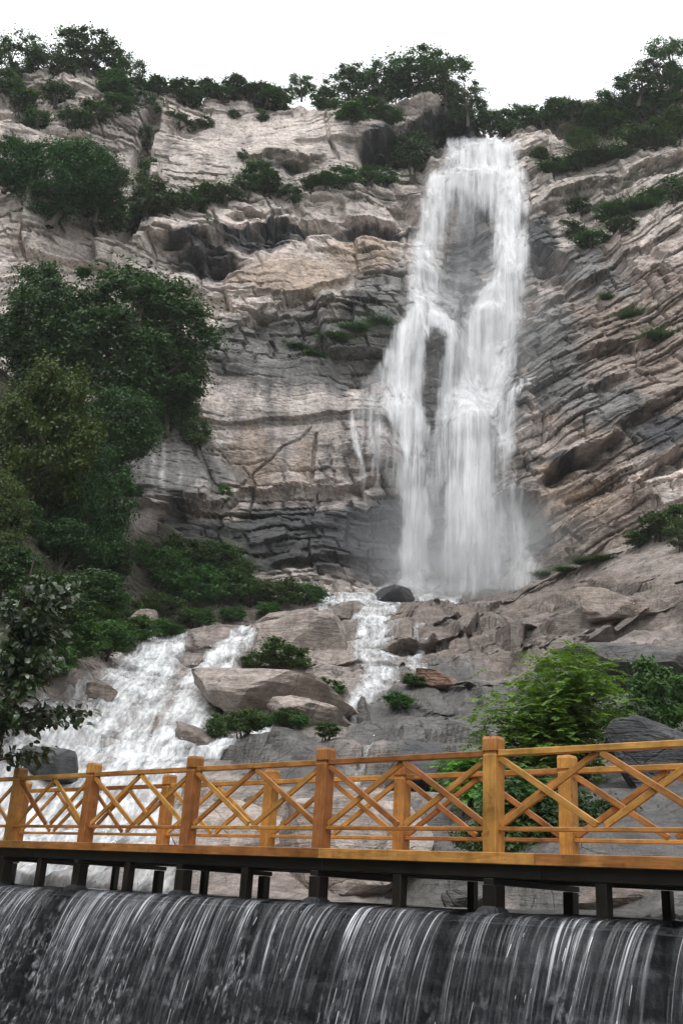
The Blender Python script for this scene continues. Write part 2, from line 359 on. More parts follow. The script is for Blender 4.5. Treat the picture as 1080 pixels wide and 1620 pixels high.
# bedded, blocky relief
def beds(b, c, P, Pj, s, edge=0.16, tilt=0.5, groove=0.0):
    """bedded, jointed rock: every block has its own offset and tilt, with dark joints cut between"""
    u = b / P; k = np.floor(u); f = u - k
    def blk(k, f):
        j = c / Pj + hash2(k, k * 0, s + 5) * 7; jk = np.floor(j); jf = j - jk
        v = hash2(k, jk, s) + tilt * ((hash2(k, jk, s + 1) - 0.5) * (jf - 0.5) * 1.6 + (hash2(k, jk, s + 2) - 0.35) * (f - 0.5))
        w = hash2(k, jk - 1, s) + tilt * ((hash2(k, jk - 1, s + 1) - 0.5) * 0.8 + (hash2(k, jk - 1, s + 2) - 0.35) * (f - 0.5))
        return w + (v - w) * sstep(0, 0.07, jf), jf, hash2(k, jk, s + 3)
    v0, jf, hj = blk(k, f); v1, _, _ = blk(k - 1, f + 1)
    r = v1 + (v0 - v1) * sstep(0, edge, f) - 0.5
    if groove:
        r = r - groove * (1 - sstep(0.0, 0.16 / P, np.abs(f - 0.04))) * sstep(0.35, 0.6, vn1(k, c / (2.2 * P), s + 9)) - 0.7 * groove * (1 - sstep(0, 0.12 / Pj, np.abs(jf - 0.03))) * (hj > 0.45)
    return r
def terrace(b, P, e=0.35):
    u = b / P; k = np.floor(u); f = u - k
    return P * (k + sstep(1 - e, 1, f)) - b
right = sstep(2, 10, SX)
sb = SZ0 - 0.30 * SX * right + 0.10 * SX * (1 - right) + 0.5 * pn(SX / 5, SY / 5, 3)
sc_ = SX + 0.4 * SY + 0.8 * pn(SX / 4, SY / 4, 9)
roughm = 0.5 + 0.6 * blobs(spx, spy, [(680, 1150, 170, 110), (850, 990, 330, 70), (950, 1080, 220, 80), (300, 1180, 120, 60, .6), (120, 1130, 90, 70)])
sbw = sb + 0.9 * beds(sb * 0 + SY * 0.8 + 0.4 * SX, sc_, 2.6, 4.2, 71, 0.2)
slope_d = roughm * (0.55 * terrace(sbw, 1.7, 0.3) + 0.5 * beds(sb, sc_, 1.6, 3.4, 21, 0.10, 0.9, 0.3))
slope_d += 0.5 * fbm(SX / 6, SY / 6, 2, 3) * (0.4 + 0.6 * roughm) + 0.12 * fbm(SX / 0.9, SY / 0.9, 12, 3) * roughm + 0.03 * fbm(SX / 0.3, SY / 0.3, 14, 2)
# horizontal relief: beds stand out over the ones below them
sb2 = SZ0 - 0.38 * SX * right + 0.06 * SX * (1 - right) + 0.35 * pn(SX / 4, SY / 6, 13) + 0.15 * pn(SX / 1.5, SY / 2, 14)
sc2 = SX + 0.25 * SY + 0.6 * pn(SX / 3, SY / 4, 15)
slope_y = roughm * (1.5 * beds(sb2, sc2, 2.3, 7.5, 401, 0.10, 0.8, 0.25) + 0.75 * beds(sb2 + 0.1, sc2 * 1.1, 0.95, 4.2, 411, 0.12, 0.9, 0.45) + 0.28 * beds(sb2, sc2, 0.36, 2.6, 421, 0.2, 0.9, 0.3) + 0.30 * fbm(SX / 1.6, SZ0 / 0.8, 16, 3))
calm = 1 - 0.6 * sstep(0.05, 0.5, np.maximum(mL, 0.6 * mM))
slope_d = slope_d * calm; slope_y = slope_y * calm
near_weir = sstep(-3.2, -2.2, back)
SZ = SZ0 + slope_d * (1 - near_weir) - 6 * sstep(-0.1, 0.3, back)
SYd = SY - slope_y * (1 - sstep(-5.5, -3.5, back)) * (0.6 + 0.4 * sstep(24, 36, SY))
# stream channels sunk a little into the rock: masks also drive the water further down
SZ = SZ - 0.25 * sstep(0.1, 0.6, np.maximum(mL, mM))
srgb = np.zeros(SX.shape + (3,))
pale = np.array([0.31, 0.265, 0.24]); brown = np.array([0.20, 0.165, 0.145]); grey = np.array([0.115, 0.108, 0.102]); soil = np.array([0.05, 0.042, 0.03])
wg = sstep(0.25, 0.6, blobs(spx, spy, [(690, 1150, 170, 100), (960, 1080, 200, 75), (300, 1190, 90, 40, .6), (480, 1200, 150, 50, .8), (720, 1330, 200, 80, .8), (950, 1300, 250, 120), (950, 1410, 280, 50), (940, 1445, 240, 40)]) + 0.25 * fbm(SX / 3, SY / 3, 44, 3))
wb = sstep(0.25, 0.6, blobs(spx, spy, [(850, 950, 330, 60), (750, 1000, 150, 60), (380, 990, 130, 40, .7), (120, 1100, 110, 90, .9), (300, 970, 160, 40, .8)]) + 0.25 * fbm(SX / 3, SY / 3, 45, 3))
ws = sstep(0.3, 0.6, blobs(spx, spy, [(0, 850, 230, 230), (100, 980, 150, 70), (-150, 800, 330, 400), (250, 900, 130, 80, .9), (60, 620, 200, 120)]) + 0.2 * fbm(SX / 2, SY / 2, 46, 3))
col = pale[None, None] * np.ones_like(srgb)
for w, c in ((wb, brown), (wg, grey), (ws, soil)): col = col * (1 - w[..., None]) + c * w[..., None]
V = np.stack([SX, SYd, SZ], -1).reshape(-1, 3)
me = mesh_np('rock_slope', V, grid_faces(NYs, NXs), False)
attr_col(me, 'col', col.reshape(-1, 3)); attr_f(me, 'wet', np.maximum(wg, 0.4 * wb)); attr_f(me, 'moss', 0.15 + 0.5 * ws)
rock_slope = tag(obj('rock_slope', me, ROCK), 'bare granite slope of ledges below the tall falls', kind='structure')
SPX, SPY = proj(SX, SYd, SZ)

# ------------------------------------------------------------------ terrain: the cliff, depth as a function of (x, height)
CL = [(0, 700, 58), (-150, 600, 56), (-200, 200, 62), (0, 300, 64), (100, 300, 67), (120, 140, 72), (0, 120, 70), (200, 720, 61.5), (250, 860, 59.5), (330, 930, 59), (450, 860, 62.5), (460, 780, 64.5),
      (450, 650, 66), (330, 560, 64), (500, 450, 68.5), (300, 420, 67), (450, 250, 73), (300, 180, 75), (640, 180, 75), (620, 700, 66.5), (600, 900, 65), (765, 230, 78), (765, 420, 74), (765, 600, 70), (765, 930, 67.5),
      (900, 720, 65), (1000, 500, 66), (1080, 400, 66), (900, 300, 74), (1080, 250, 73), (1000, 880, 62), (1080, 700, 62), (900, 880, 64), (1250, 500, 62), (1250, 200, 72), (1000, 150, 80), (500, 120, 77)]
CP = np.array([at(*p) for p in CL])
NXc, NZc = 800, 720
cx = np.linspace(-44, 44, NXc); cz = np.linspace(4, 88, NZc)
CX, CZ = np.meshgrid(cx, cz)
CY0 = tps(CP[:, [0, 2]], CP[:, 1], (CX, CZ), 3.0)
cpx, cpy = proj(CX, CY0, CZ)
tanth = 0.17 + 0.36 * sstep(2, 15, cx); hh = np.cumsum(tanth) * (cx[1] - cx[0]); hh -= hh[NXc // 2]
B = CZ - hh[None] + 1.3 * pn(CX / 13, CZ / 13, 1) + 0.35 * pn(CX / 3.5, CZ / 3.5, 2)
Cc = CX + 0.22 * CZ + 1.0 * pn(CX / 6, CZ / 6, 4)
slab = blobs(cpx, cpy, [(430, 230, 230, 75, .9), (440, 655, 150, 115, 1), (250, 740, 110, 75, 1), (480, 430, 150, 50, .8), (560, 690, 80, 70, .6), (250, 220, 50, 100, .5), (950, 270, 150, 25, .5)])
rgh = 1 - 0.93 * sstep(0.25, 0.75, slab)
lam = sstep(0.3, 0.8, blobs(cpx, cpy, [(480, 850, 260, 75), (300, 870, 160, 80), (430, 540, 170, 60, .8), (950, 560, 260, 230, .9), (700, 700, 120, 200, .6)]))
disp = 1.7 * beds(B, Cc, 6.5, 13, 101, 0.05, 0.7, 0.5) * (0.45 + 0.55 * rgh)
disp += 1.0 * rgh * beds(B + 0.2 * pn(CX / 2, CZ / 2, 7), Cc * 1.1, 2.3, 4.6, 131, 0.07, 0.9, 0.7)
disp += 0.5 * (0.10 + 0.90 * rgh) * beds(B * 1.03 + 0.1 * pn(CX / 1.5, CZ / 1.5, 8), Cc * 0.9 + 0.3 * B, 0.95, 2.3, 151, 0.12, 1.0, 0.9)
disp += 0.24 * (0.15 + 0.25 * rgh + 0.7 * lam * rgh) * beds(B + 0.06 * pn(CX, CZ, 18), Cc, 0.42, 1.9, 171, 0.25, 0.8)
disp += 0.25 * rgh * beds(Cc * 0.8 + 0.5 * CZ, B, 1.6, 2.7, 191, 0.12, 1.0, 0.3)
disp += 0.8 * fbm(CX / 9, CZ / 9, 5, 3) + 0.16 * rgh * fbm(CX / 1.4, CZ / 1.4, 15, 3) + 0.05 * fbm(CX / 0.4, CZ / 0.4, 25, 2)
def polyy(pts):
    P = np.array(pts, float); return P[:, 0], P[:, 1]
def ledge(pts, thick, depth, bulge=0.0, bh=40, end=25):
    """recess of the given thickness (px) and depth (m) right under a line; the rock above the line bulges out"""
    X, Y = polyy(pts); yl = np.interp(cpx, X, Y) + 3 * pn(cpx / 40.0, cpx * 0 + X[0], 61)
    tp = sstep(X[0] - 2, X[0] + end, cpx) * (1 - sstep(X[-1] - end, X[-1] + 2, cpx))
    th = thick * (0.75 + 0.4 * pn(cpx / 40.0, cpx * 0 + Y[0], 63))
    d = cpy - yl + 4.0 * fbm(CX / 1.6, CZ / 1.1, 64, 3) + 3.0 * (hash2(np.floor(Cc / 1.7), np.floor(B / 0.8), 65) - 0.5)
    rec = np.where(d > -2, sstep(-2, 11, d) * (1 - np.clip(d / (1.9 * th), 0, 1)) ** 1.3, 0)
    bl = np.where(d <= 0, np.exp(np.minimum(d, 0) / bh) * (1 - sstep(-2, 2, d)), 0)
    return tp * (bulge * bl - depth * rec * (0.8 + 0.5 * fbm(CX / 2.2, CZ / 1.0, 66, 2)))
LEDGES = [([(228, 385), (300, 392), (380, 375), (460, 350), (560, 350), (640, 345)], 38, 2.3, 0.7, 45),
          ([(290, 405), (330, 410), (380, 412)], 36, 3.5, 0.8, 25),
          ([(350, 345), (420, 345), (470, 325)], 16, 1.6, 0.6, 20),
          ([(380, 255), (440, 245), (520, 250)], 22, 2.2, 0.5, 20),
          ([(255, 195), (300, 200), (330, 190)], 22, 1.5, 0.4, 20),
          ([(560, 228), (620, 205), (680, 180), (745, 180)], 48, 4.5, 0.5, 20),
          ([(340, 800), (385, 775), (440, 772), (560, 758), (640, 750)], 22, 1.1, 0.6, 50),
          ([(180, 800), (250, 806), (330, 800), (370, 790)], 18, 1.4, 0.9, 40),
          ([(855, 745), (900, 722), (950, 705), (990, 690)], 34, 3.5, 1.2, 40),
          ([(780, 785), (820, 778), (870, 785)], 95, 4.5, 0.5, 30),
          ([(960, 690), (1020, 655), (1090, 615)], 18, 1.8, 0.6, 30),
          ([(1000, 770), (1050, 730), (1100, 700)], 22, 2.0, 0.8, 30),
          ([(900, 570), (960, 545), (1010, 540), (1060, 520)], 16, 1.6, 0.6, 25),
          ([(840, 495), (900, 455), (960, 420), (1090, 350)], 14, 1.3, 0.5, 25),
          ([(850, 330), (900, 300), (960, 285), (1090, 240)], 20, 1.5, 0.8, 30),
          ([(835, 375), (880, 400), (920, 420)], 50, 2.5, 0.3, 30),
          ([(860, 660), (920, 620), (1000, 590)], 14, 1.3, 0.6, 25),
          ([(400, 580), (470, 555), (560, 540)], 10, 0.8, 0.4, 25),
          ([(330, 530), (400, 500), (470, 470), (560, 430)], 12, 1.0, 0.5, 25),
          ([(420, 890), (500, 880), (600, 880)], 14, 1.0, 0.4, 20),
          ([(820, 470), (900, 520), (960, 500)], 10, 0.8, 0.3, 20)]
for a in LEDGES: disp += ledge(*a)
def crack(pts, w, depth, step=0.0):
    P = np.array(pts, float); best = np.full(cpx.shape, 1e9); side = np.zeros_like(cpx)
    for k in range(len(P) - 1):
        d = P[k + 1] - P[k]; t = np.clip(((cpx - P[k, 0]) * d[0] + (cpy - P[k, 1]) * d[1]) / (d @ d), 0, 1)
        ex = cpx - P[k, 0] - t * d[0]; ey = cpy - P[k, 1] - t * d[1]; ds = np.hypot(ex, ey) + 1.5 * pn(cpx / 14, cpy / 14, 77)
        n = ds < best; side = np.where(n, np.sign(ex * d[1] - ey * d[0]), side); best = np.minimum(best, ds)
    return -depth * (1 - sstep(0.3, 1.0, best / w)) + step * side * np.exp(-np.abs(best) / 45) * sstep(0, w, best)
disp += crack([(380, 768), (402, 742), (428, 728), (447, 708), (474, 698), (492, 680)], 2.6, 0.28, 0.0)
disp += crack([(500, 690), (492, 760)], 4, 0.5)
disp += crack([(240, 185), (222, 240), (228, 330), (200, 380)], 20, 2.2, 0.3)
disp += crack([(515, 180), (520, 220), (535, 250)], 4, 0.5)
disp += crack([(850, 780), (870, 840), (920, 860)], 6, 0.8)
disp += crack([(900, 790), (960, 770), (1010, 775)], 5, 0.7)
# falls recess and the knobs the water breaks on
disp -= 1.8 * blobs(cpx, cpy, [(735, 400, 60, 100), (690, 830, 45, 80, .5)])
disp += 2.6 * blobs(cpx, cpy, [(690, 560, 40, 45), (735, 690, 36, 45), (820, 640, 40, 40, .8), (765, 500, 50, 22, .5), (655, 520, 26, 20, .6), (720, 300, 50, 12, .7), (600, 690, 60, 60, .4)])
disp += 2.5 * blobs(cpx, cpy, [(670, 160, 80, 12, .5), (120, 150, 40, 30, .5), (60, 340, 60, 40, .8)])
RIMX, RIMY = polyy([(-600, 160), (-100, 140), (0, 125), (60, 112), (120, 105), (180, 118), (230, 142), (300, 150), (380, 140), (450, 160), (530, 168), (600, 168), (680, 164), (745, 170), (762, 205), (790, 222), (830, 205), (900, 180), (980, 170), (1030, 150), (1080, 120), (1500, 60)])
CY = CY0 - disp
rp = np.interp(cpx, RIMX, RIMY)
below = (cpy >= rp)
iz = np.argmax(~below & (CZ > 30), axis=0); iz = np.where(iz == 0, NZc - 1, iz)
zr = cz[iz]
ex = np.maximum(CZ - zr[None], 0)
ygap = CY[np.maximum(iz - 1, 0), np.arange(NXc)]
CYf = np.where(ex > 0, ygap[None] + 0.5 * sstep(0, .6, ex) + ex * 2.2, CY)
CZf = np.where(ex > 0, zr[None] + 0.35 * ex + 0.8 * fbm(CX / 5, CYf / 5, 90, 3) * sstep(0, 3, ex), CZ)
# colours: pale pink granite, orange faces, grey where water runs, dark wet beds at the foot, shade painted under the overhangs
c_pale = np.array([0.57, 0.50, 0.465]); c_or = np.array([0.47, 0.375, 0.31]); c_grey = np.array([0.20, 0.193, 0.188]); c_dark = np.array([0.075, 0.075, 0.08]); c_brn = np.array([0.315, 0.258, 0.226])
nz = 0.22 * fbm(CX / 5, CZ / 5, 50, 4); nzs = 0.25 * fbm(CX / 1.2, CZ / 9, 52, 3)
w_brn = sstep(0.3, 0.62, blobs(cpx, cpy, [(980, 560, 220, 220, 1), (900, 780, 160, 90), (950, 880, 200, 60)]) + nz)
w_or = sstep(0.35, 0.7, blobs(cpx, cpy, [(450, 440, 110, 40), (570, 405, 70, 35), (400, 720, 45, 70, .8), (480, 720, 30, 45, .7), (920, 790, 90, 40, .95), (960, 620, 80, 50, .55), (880, 740, 60, 25, .7), (330, 350, 40, 30, .4)]) + nz)
w_grey = sstep(0.3, 0.65, blobs(cpx, cpy, [(460, 560, 170, 75, 1), (600, 520, 80, 90, .95), (940, 430, 110, 60, .75), (960, 640, 120, 60, .7), (590, 700, 70, 90, .6), (250, 740, 110, 80), (870, 560, 60, 120, .9), (860, 400, 50, 60, .8), (740, 600, 130, 330, .85), (1010, 680, 70, 40, .7)]) + nz + 0.6 * nzs)
w_wet_shade = sstep(0.3, 0.65, blobs(cpx, cpy, [(470, 850, 200, 70), (280, 870, 150, 75, .95), (560, 500, 60, 40, .6), (740, 390, 45, 85, .9), (690, 830, 60, 120, .8), (830, 850, 50, 70, .8), (1050, 690, 60, 40, .8), (860, 390, 40, 50, .7), (620, 850, 90, 80, .8), (330, 412, 70, 22, 1), (300, 392, 60, 10, .9), (400, 382, 80, 17, 1), (490, 366, 90, 13, 1), (590, 356, 70, 10, .9), (620, 222, 70, 22, .9), (700, 200, 60, 30, 1), (740, 190, 30, 24, .9), (900, 725, 60, 12, .8), (440, 258, 60, 9, .8)]) + nz + 0.5 * nzs)  # dark wet beds, plus overhang and recess shade put into the colour
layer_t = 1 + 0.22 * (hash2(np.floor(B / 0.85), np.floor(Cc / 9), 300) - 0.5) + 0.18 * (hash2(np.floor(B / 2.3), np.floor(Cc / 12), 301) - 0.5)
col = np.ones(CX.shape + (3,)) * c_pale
for w, c in ((w_brn, c_brn), (w_or, c_or), (w_grey, c_grey), (w_wet_shade, c_dark)): col = col * (1 - w[..., None]) + c * w[..., None]
col *= layer_t[..., None]
# mineral streaks that run down the faces: chalky on the left wall, dark on the middle one
def streaks(lst):
    r = np.zeros_like(cpx)
    for (x, y0, y1, w, a) in lst:
        xx = x + 3 * pn(cpy / 30, cpy * 0 + x, 70)
        r = np.maximum(r, a * np.exp(-((cpx - xx) / w) ** 2) * sstep(y0 - 20, y0 + 20, cpy) * (1 - sstep(y1 - 25, y1 + 10, cpy)) * (0.65 + 0.5 * pn(CX / 0.5, CZ / 2.0, 71)))
    return np.clip(r, 0, 1)
wst = streaks([(246, 690, 795, 4, .9), (262, 700, 800, 4, .9), (194, 700, 780, 4, .5), (289, 715, 790, 3, .5), (415, 590, 660, 8, .35), (232, 690, 760, 3, .5)])
dst = streaks([(428, 610, 740, 9, .7), (405, 620, 700, 5, .4), (450, 640, 760, 6, .6), (520, 560, 750, 10, .5), (545, 600, 760, 8, .6), (380, 660, 760, 5, .4), (575, 620, 760, 8, .6), (600, 560, 740, 12, .5), (350, 300, 345, 5, .4)])
col = col * (1 - wst[..., None]) + np.array([0.6, 0.6, 0.58]) * wst[..., None]
dst = np.clip(dst * 1.3, 0, 1)
col = col * (1 - 0.85 * dst[..., None]) + c_dark * 0.85 * dst[..., None]
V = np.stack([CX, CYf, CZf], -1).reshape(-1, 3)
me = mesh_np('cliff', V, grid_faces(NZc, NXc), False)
attr_col(me, 'col', np.clip(col, 0, 1).reshape(-1, 3)); attr_f(me, 'wet', np.clip(w_wet_shade + 0.5 * w_grey, 0, 1))  # wet also takes in the painted overhang and recess shade
mossm = 0.35 + 0.75 * blobs(cpx, cpy, [(230, 250, 40, 130), (560, 500, 90, 50, .9), (400, 300, 260, 35), (950, 320, 180, 60, .9), (300, 880, 160, 70), (870, 890, 120, 40), (520, 270, 200, 30)])
mossm = np.where(ex > 0, 3.0, mossm)
attr_f(me, 'moss', mossm)
cliff = tag(obj('cliff', me, ROCK), 'tall pale granite cliff of layered ledges behind the falls', kind='structure')
CPX, CPY = proj(CX, CYf, CZf)

sl_flat = np.stack([SX, SYd, SZ], -1).reshape(-1, 3); cl_flat = V
SPXf, SPYf, CPXf, CPYf = [a.astype(np.float32).ravel() for a in (SPX, SPY, CPX, CPY)]
def pick(px, py, which='any', tol=5.0):
    """the nearest surface point of slope or cliff that the photograph sees at a pixel"""
    best = None
    for nm, A, qx, qy in (('slope', sl_flat, SPXf, SPYf), ('cliff', cl_flat, CPXf, CPYf)):
        if which not in ('any', nm): continue
        d2 = (qx - px) ** 2 + (qy - py) ** 2
        i = np.where(d2 < tol * tol)[0]
        if len(i) == 0 and which == nm: i = np.array([d2.argmin()])
        if len(i) == 0: continue
        j = i[A[i, 1].argmin()]
        if best is None or A[j, 1] < best[1]: best = A[j]
    return best.copy() if best is not None else pick(px, py, 'cliff' if py < 940 else 'slope')
# ------------------------------------------------------------------ weir: stone wall, crest and the sheet of water over it
def bpt(s, t, z):
    return np.array([WA[0] + WD[0] * s + WN[0] * t, WA[1] + WD[1] * s + WN[1] * t, z])
def bgrid(S, T, Z):
    return np.stack([WA[0] + WD[0] * S + WN[0] * T, WA[1] + WD[1] * S + WN[1] * T, Z + 0.06], -1)     # the crest stands a little above eye level
weir = tag(empty('weir', bpt(2, 0.5, -3)), 'dark wet stone weir wall with the footbridge standing on it', 'weir')
inv = Matrix.Translation(-Vector(weir.location))
def world_child(o, parent):
    o.parent = parent; o.matrix_parent_inverse = Matrix.Translation(-Vector(parent.location)); return o
ns, nq = 420, 60
S, Q = np.meshgrid(np.linspace(-7, 16, ns), np.linspace(0, 1, nq))
T = 0.42 + 0 * S; Z = -3.2 + 3.1 * Q
rowi = np.floor(Z / 0.42); off = hash2(rowi, rowi * 0, 5) * 0.6; blk = np.floor((S + off) / 0.75)
T = T + 0.10 * hash2(rowi, blk, 8) - 0.05 * (np.abs((Z / 0.42) % 1 - 0.5) > 0.44) - 0.05 * (np.abs(((S + off) / 0.75) % 1 - 0.5) > 0.47) + 0.03 * fbm(S * 3, Z * 3, 6, 3)
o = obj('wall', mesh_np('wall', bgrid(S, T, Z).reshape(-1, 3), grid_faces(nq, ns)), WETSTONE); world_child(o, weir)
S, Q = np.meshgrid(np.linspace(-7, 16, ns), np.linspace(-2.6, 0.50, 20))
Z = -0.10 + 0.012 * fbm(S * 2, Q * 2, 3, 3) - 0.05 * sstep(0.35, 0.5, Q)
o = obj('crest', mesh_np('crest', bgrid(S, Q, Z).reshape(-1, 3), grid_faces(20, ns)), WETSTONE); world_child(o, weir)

def weir_water_material():
    m = N('weir_water'); fl = m.attr('flow', 'Vector'); cov = m.attr('cover', 'Fac'); aer = m.attr('aerated', 'Fac')
    def fnoise(a, b, d, dist=0.0):
        mp = m.n('ShaderNodeMapping'); m.set(mp.inputs[0], fl); mp.inputs['Scale'].default_value = (a, b, 1); return m.noise(mp.outputs[0], 1.0, d, 0.6, dist)
    fine = fnoise(44, 0.5, 4, 0.1); mid = fnoise(6, 0.35, 5, 0.3); clot = fnoise(11, 7, 5, 0.6); clot2 = fnoise(3.0, 2.2, 4)
    thread = m.ramp(fine, (0.50, 0.0), (0.64, 1.0)); sheet = m.ramp(mid, (0.42, 0.0), (0.66, 0.6))
    wh = m.math('MULTIPLY', m.math('ADD', m.math('MULTIPLY', thread, m.math('ADD', 0.34, sheet)), m.math('MULTIPLY', sheet, 0.09)), cov)
    foam = m.math('MULTIPLY', m.math('MULTIPLY', m.ramp(clot, (0.50, 0.0), (0.72, 1.0)), m.ramp(clot2, (0.42, 0.0), (0.66, 1.0))), aer)
    brk = m.ramp(fnoise(8, 1.6, 4, 0.5), (0.38, 0.15), (0.6, 1.1)); wh = m.math('MULTIPLY', wh, brk)
    wh = m.math('ADD', wh, m.math('MULTIPLY', foam, 0.75), clamp=True)
    bp = m.bump(m.math('ADD', m.math('MULTIPLY', fine, 0.7), m.math('ADD', mid, m.math('MULTIPLY', clot, 0.25))), 0.8, 0.05)
    film = m.n('ShaderNodeBsdfPrincipled', Base__Color=(0.03, 0.034, 0.042), Roughness=0.15, Normal=bp)
    white = m.n('ShaderNodeBsdfPrincipled', Base__Color=(0.80, 0.82, 0.88), Roughness=0.25, Normal=bp)
    tr = m.n('ShaderNodeBsdfTransparent', Color=(0.85, 0.87, 0.9))
    m1 = m.n('ShaderNodeMixShader', Fac=m.math('ADD', 0.06, m.math('MULTIPLY', cov, 0.22))); m.t.links.new(tr.outputs[0], m1.inputs[1]); m.t.links.new(film.outputs[0], m1.inputs[2])
    m2 = m.n('ShaderNodeMixShader', Fac=wh); m.t.links.new(m1.outputs[0], m2.inputs[1]); m.t.links.new(white.outputs[0], m2.inputs[2])
    return m.done(m2.outputs[0])
WEIRW = weir_water_material()
ns, nq = 1500, 70
s1 = np.linspace(-7, 16, ns); q1 = np.linspace(0, 1, nq)
S, Q = np.meshgrid(s1, q1)
wave = 0.02 * fbm(S * 1.5, S * 0, 2, 2)
vel = 1.25 + 0.35 * pn(S / 2.3, S * 0, 11) + 0.12 * pn(S / 0.5, S * 0, 12)
tau = np.maximum(Q - 0.22, 0) / 0.78 * 0.80
lipT = 0.50 + 0.04 * pn(S / 1.2, S * 0, 13)
flat = np.clip(Q / 0.22, 0, 1)
T = np.where(Q < 0.22, -0.45 + (lipT + 0.45) * flat, lipT + vel * tau)
Z = np.where(Q < 0.22, -0.02 - 0.045 * flat ** 3, -0.065 - 0.28 * tau - 4.9 * tau ** 2) + wave * (0.4 + 0.6 * (1 - flat))
arc = np.where(Q < 0.22, flat * 0.8, 0.8 + np.hypot(vel * tau, 4.9 * tau ** 2))
fl_s = S + 0.10 * pn(S * 1.3, arc * 0.6, 31)
amp = 0.35 + 0.9 * sstep(0.3, 1.2, arc - 0.6)
ridge = 0.022 * pn(fl_s * 6, arc * 0.4, 21) + 0.012 * pn(fl_s * 18, arc * 0.7, 22) + 0.02 * sstep(1.2, 2.6, arc) * fbm(fl_s * 9, arc * 5, 23, 2)
T = T + ridge * amp; Z = Z + 0.5 * ridge * amp * (1 - flat * 0.4)
gap = 0.25 + 0.75 * sstep(-0.6, 0.1, pn(S / 1.1, arc * 0.05, 41) + 0.5 * pn(S / 0.33, arc * 0.12, 42))
# dry stretches at the lip seen in the photograph, given as photograph columns
Pp = bgrid(s1, 0 * s1 + 0.5, 0 * s1 - 0.1); lx, _ = proj(Pp[:, 0], Pp[:, 1], Pp[:, 2])
dry = np.zeros_like(s1)
for (x, w) in ((728, 20), (1065, 20), (118, 10), (425, 8)): dry = np.maximum(dry, np.exp(-((lx - x) / w) ** 4))
cov = np.clip(gap * (1 - 0.95 * dry[None]), 0, 1) * (1 + 0.35 * np.exp(-((arc - 1.05) / 0.3) ** 2)) * sstep(0.15, 0.26, Q) * (1 - 0.68 * sstep(1.2, 2.2, arc))
leftm = np.zeros_like(s1)
for (x, w, a) in ((40, 130, 1), (430, 50, .8), (250, 60, .5), (900, 60, .25), (640, 60, .25)): leftm = np.maximum(leftm, a * np.exp(-((lx - x) / w) ** 2))
aer = np.clip(0.30 + leftm[None], 0, 1) * sstep(0.9, 1.9, arc + 0.4 * leftm[None])
me = mesh_np('weir_sheet', bgrid(S, T, Z).reshape(-1, 3), grid_faces(nq, ns))
attr_f(me, 'cover', cov); attr_f(me, 'aerated', aer)
a = me.attributes.new('flow', 'FLOAT_VECTOR', 'POINT'); a.data.foreach_set('vector', np.stack([fl_s, arc, 0 * arc], -1).astype(np.float32).ravel())
ww = tag(obj('weir_overflow', me, WEIRW), 'thin sheet of dark water spilling over the weir below the footbridge', 'water')
# loose threads and drops that leave the sheet
rng = np.random.default_rng(5)
n4 = 700
ss = rng.uniform(-6, 15, n4); qq = rng.uniform(0.1, 0.78, n4)
keepm = (np.interp(ss, s1, 1 - dry) > 0.3) & (rng.uniform(0, 1, n4) < 0.35 + 0.6 * np.interp(ss, s1, leftm)); ss, qq = ss[keepm], qq[keepm]
Vd, Fd = [], []
for i, (s_, q_) in enumerate(zip(ss, qq)):
    v_ = 1.25 + 0.35 * float(pn(s_ / 2.3, 0, 11)) + rng.uniform(0.03, 0.25); L = rng.uniform(0.008, 0.06) * (1.2 - q_); w_ = rng.uniform(0.0012, 0.0035)
    b = len(Vd)
    for dq in (0, L):
        ta = q_ + dq
        for e in (-1, 1):
            p = bpt(s_ + e * w_ * (1 if dq == 0 else 0.6), 0.52 + v_ * ta, 0.0 - 0.28 * ta - 4.9 * ta * ta); Vd.append(p)
    Fd.append((b, b + 1, b + 3, b + 2))
def drop_material():
    m = N('water_drops'); b = m.n('ShaderNodeBsdfPrincipled', Base__Color=(0.82, 0.84, 0.87), Roughness=0.2); return m.done(b.outputs[0])
DROPS = drop_material()
o = obj('spray_threads', mesh_np('spray_threads', np.array(Vd), np.array(Fd)), DROPS, ww); o['kind'] = 'stuff'
# the pool below the weir and the still water behind its crest
def stream_material():
    m = N('stream_water'); n = m.noise(m.coord(), 2.5, 5); 
    b = m.n('ShaderNodeBsdfPrincipled', Base__Color=(0.035, 0.042, 0.045), Roughness=0.08, Normal=m.bump(n, 0.5, 0.06)); return m.done(b.outputs[0])
STREAM = stream_material()
S, Q = np.meshgrid(np.linspace(-7, 16, 160), np.linspace(-6.0, -0.40, 50))
o = obj('stream', mesh_np('stream', bgrid(S, Q, -0.03 + 0.015 * fbm(S, Q, 7, 3)).reshape(-1, 3), grid_faces(50, 160)), STREAM); tag(o, 'calm stream water held behind the weir crest', kind='structure')
S, Q = np.meshgrid(np.linspace(-60, 60, 120), np.linspace(-40, 30, 90))
o = obj('lower_pool', mesh_np('lower_pool', np.stack([S, Q, -3.0 + 0.03 * fbm(S, Q, 8, 3)], -1).reshape(-1, 3), grid_faces(90, 120)), STREAM); tag(o, 'pool of water at the foot of the weir', kind='structure')

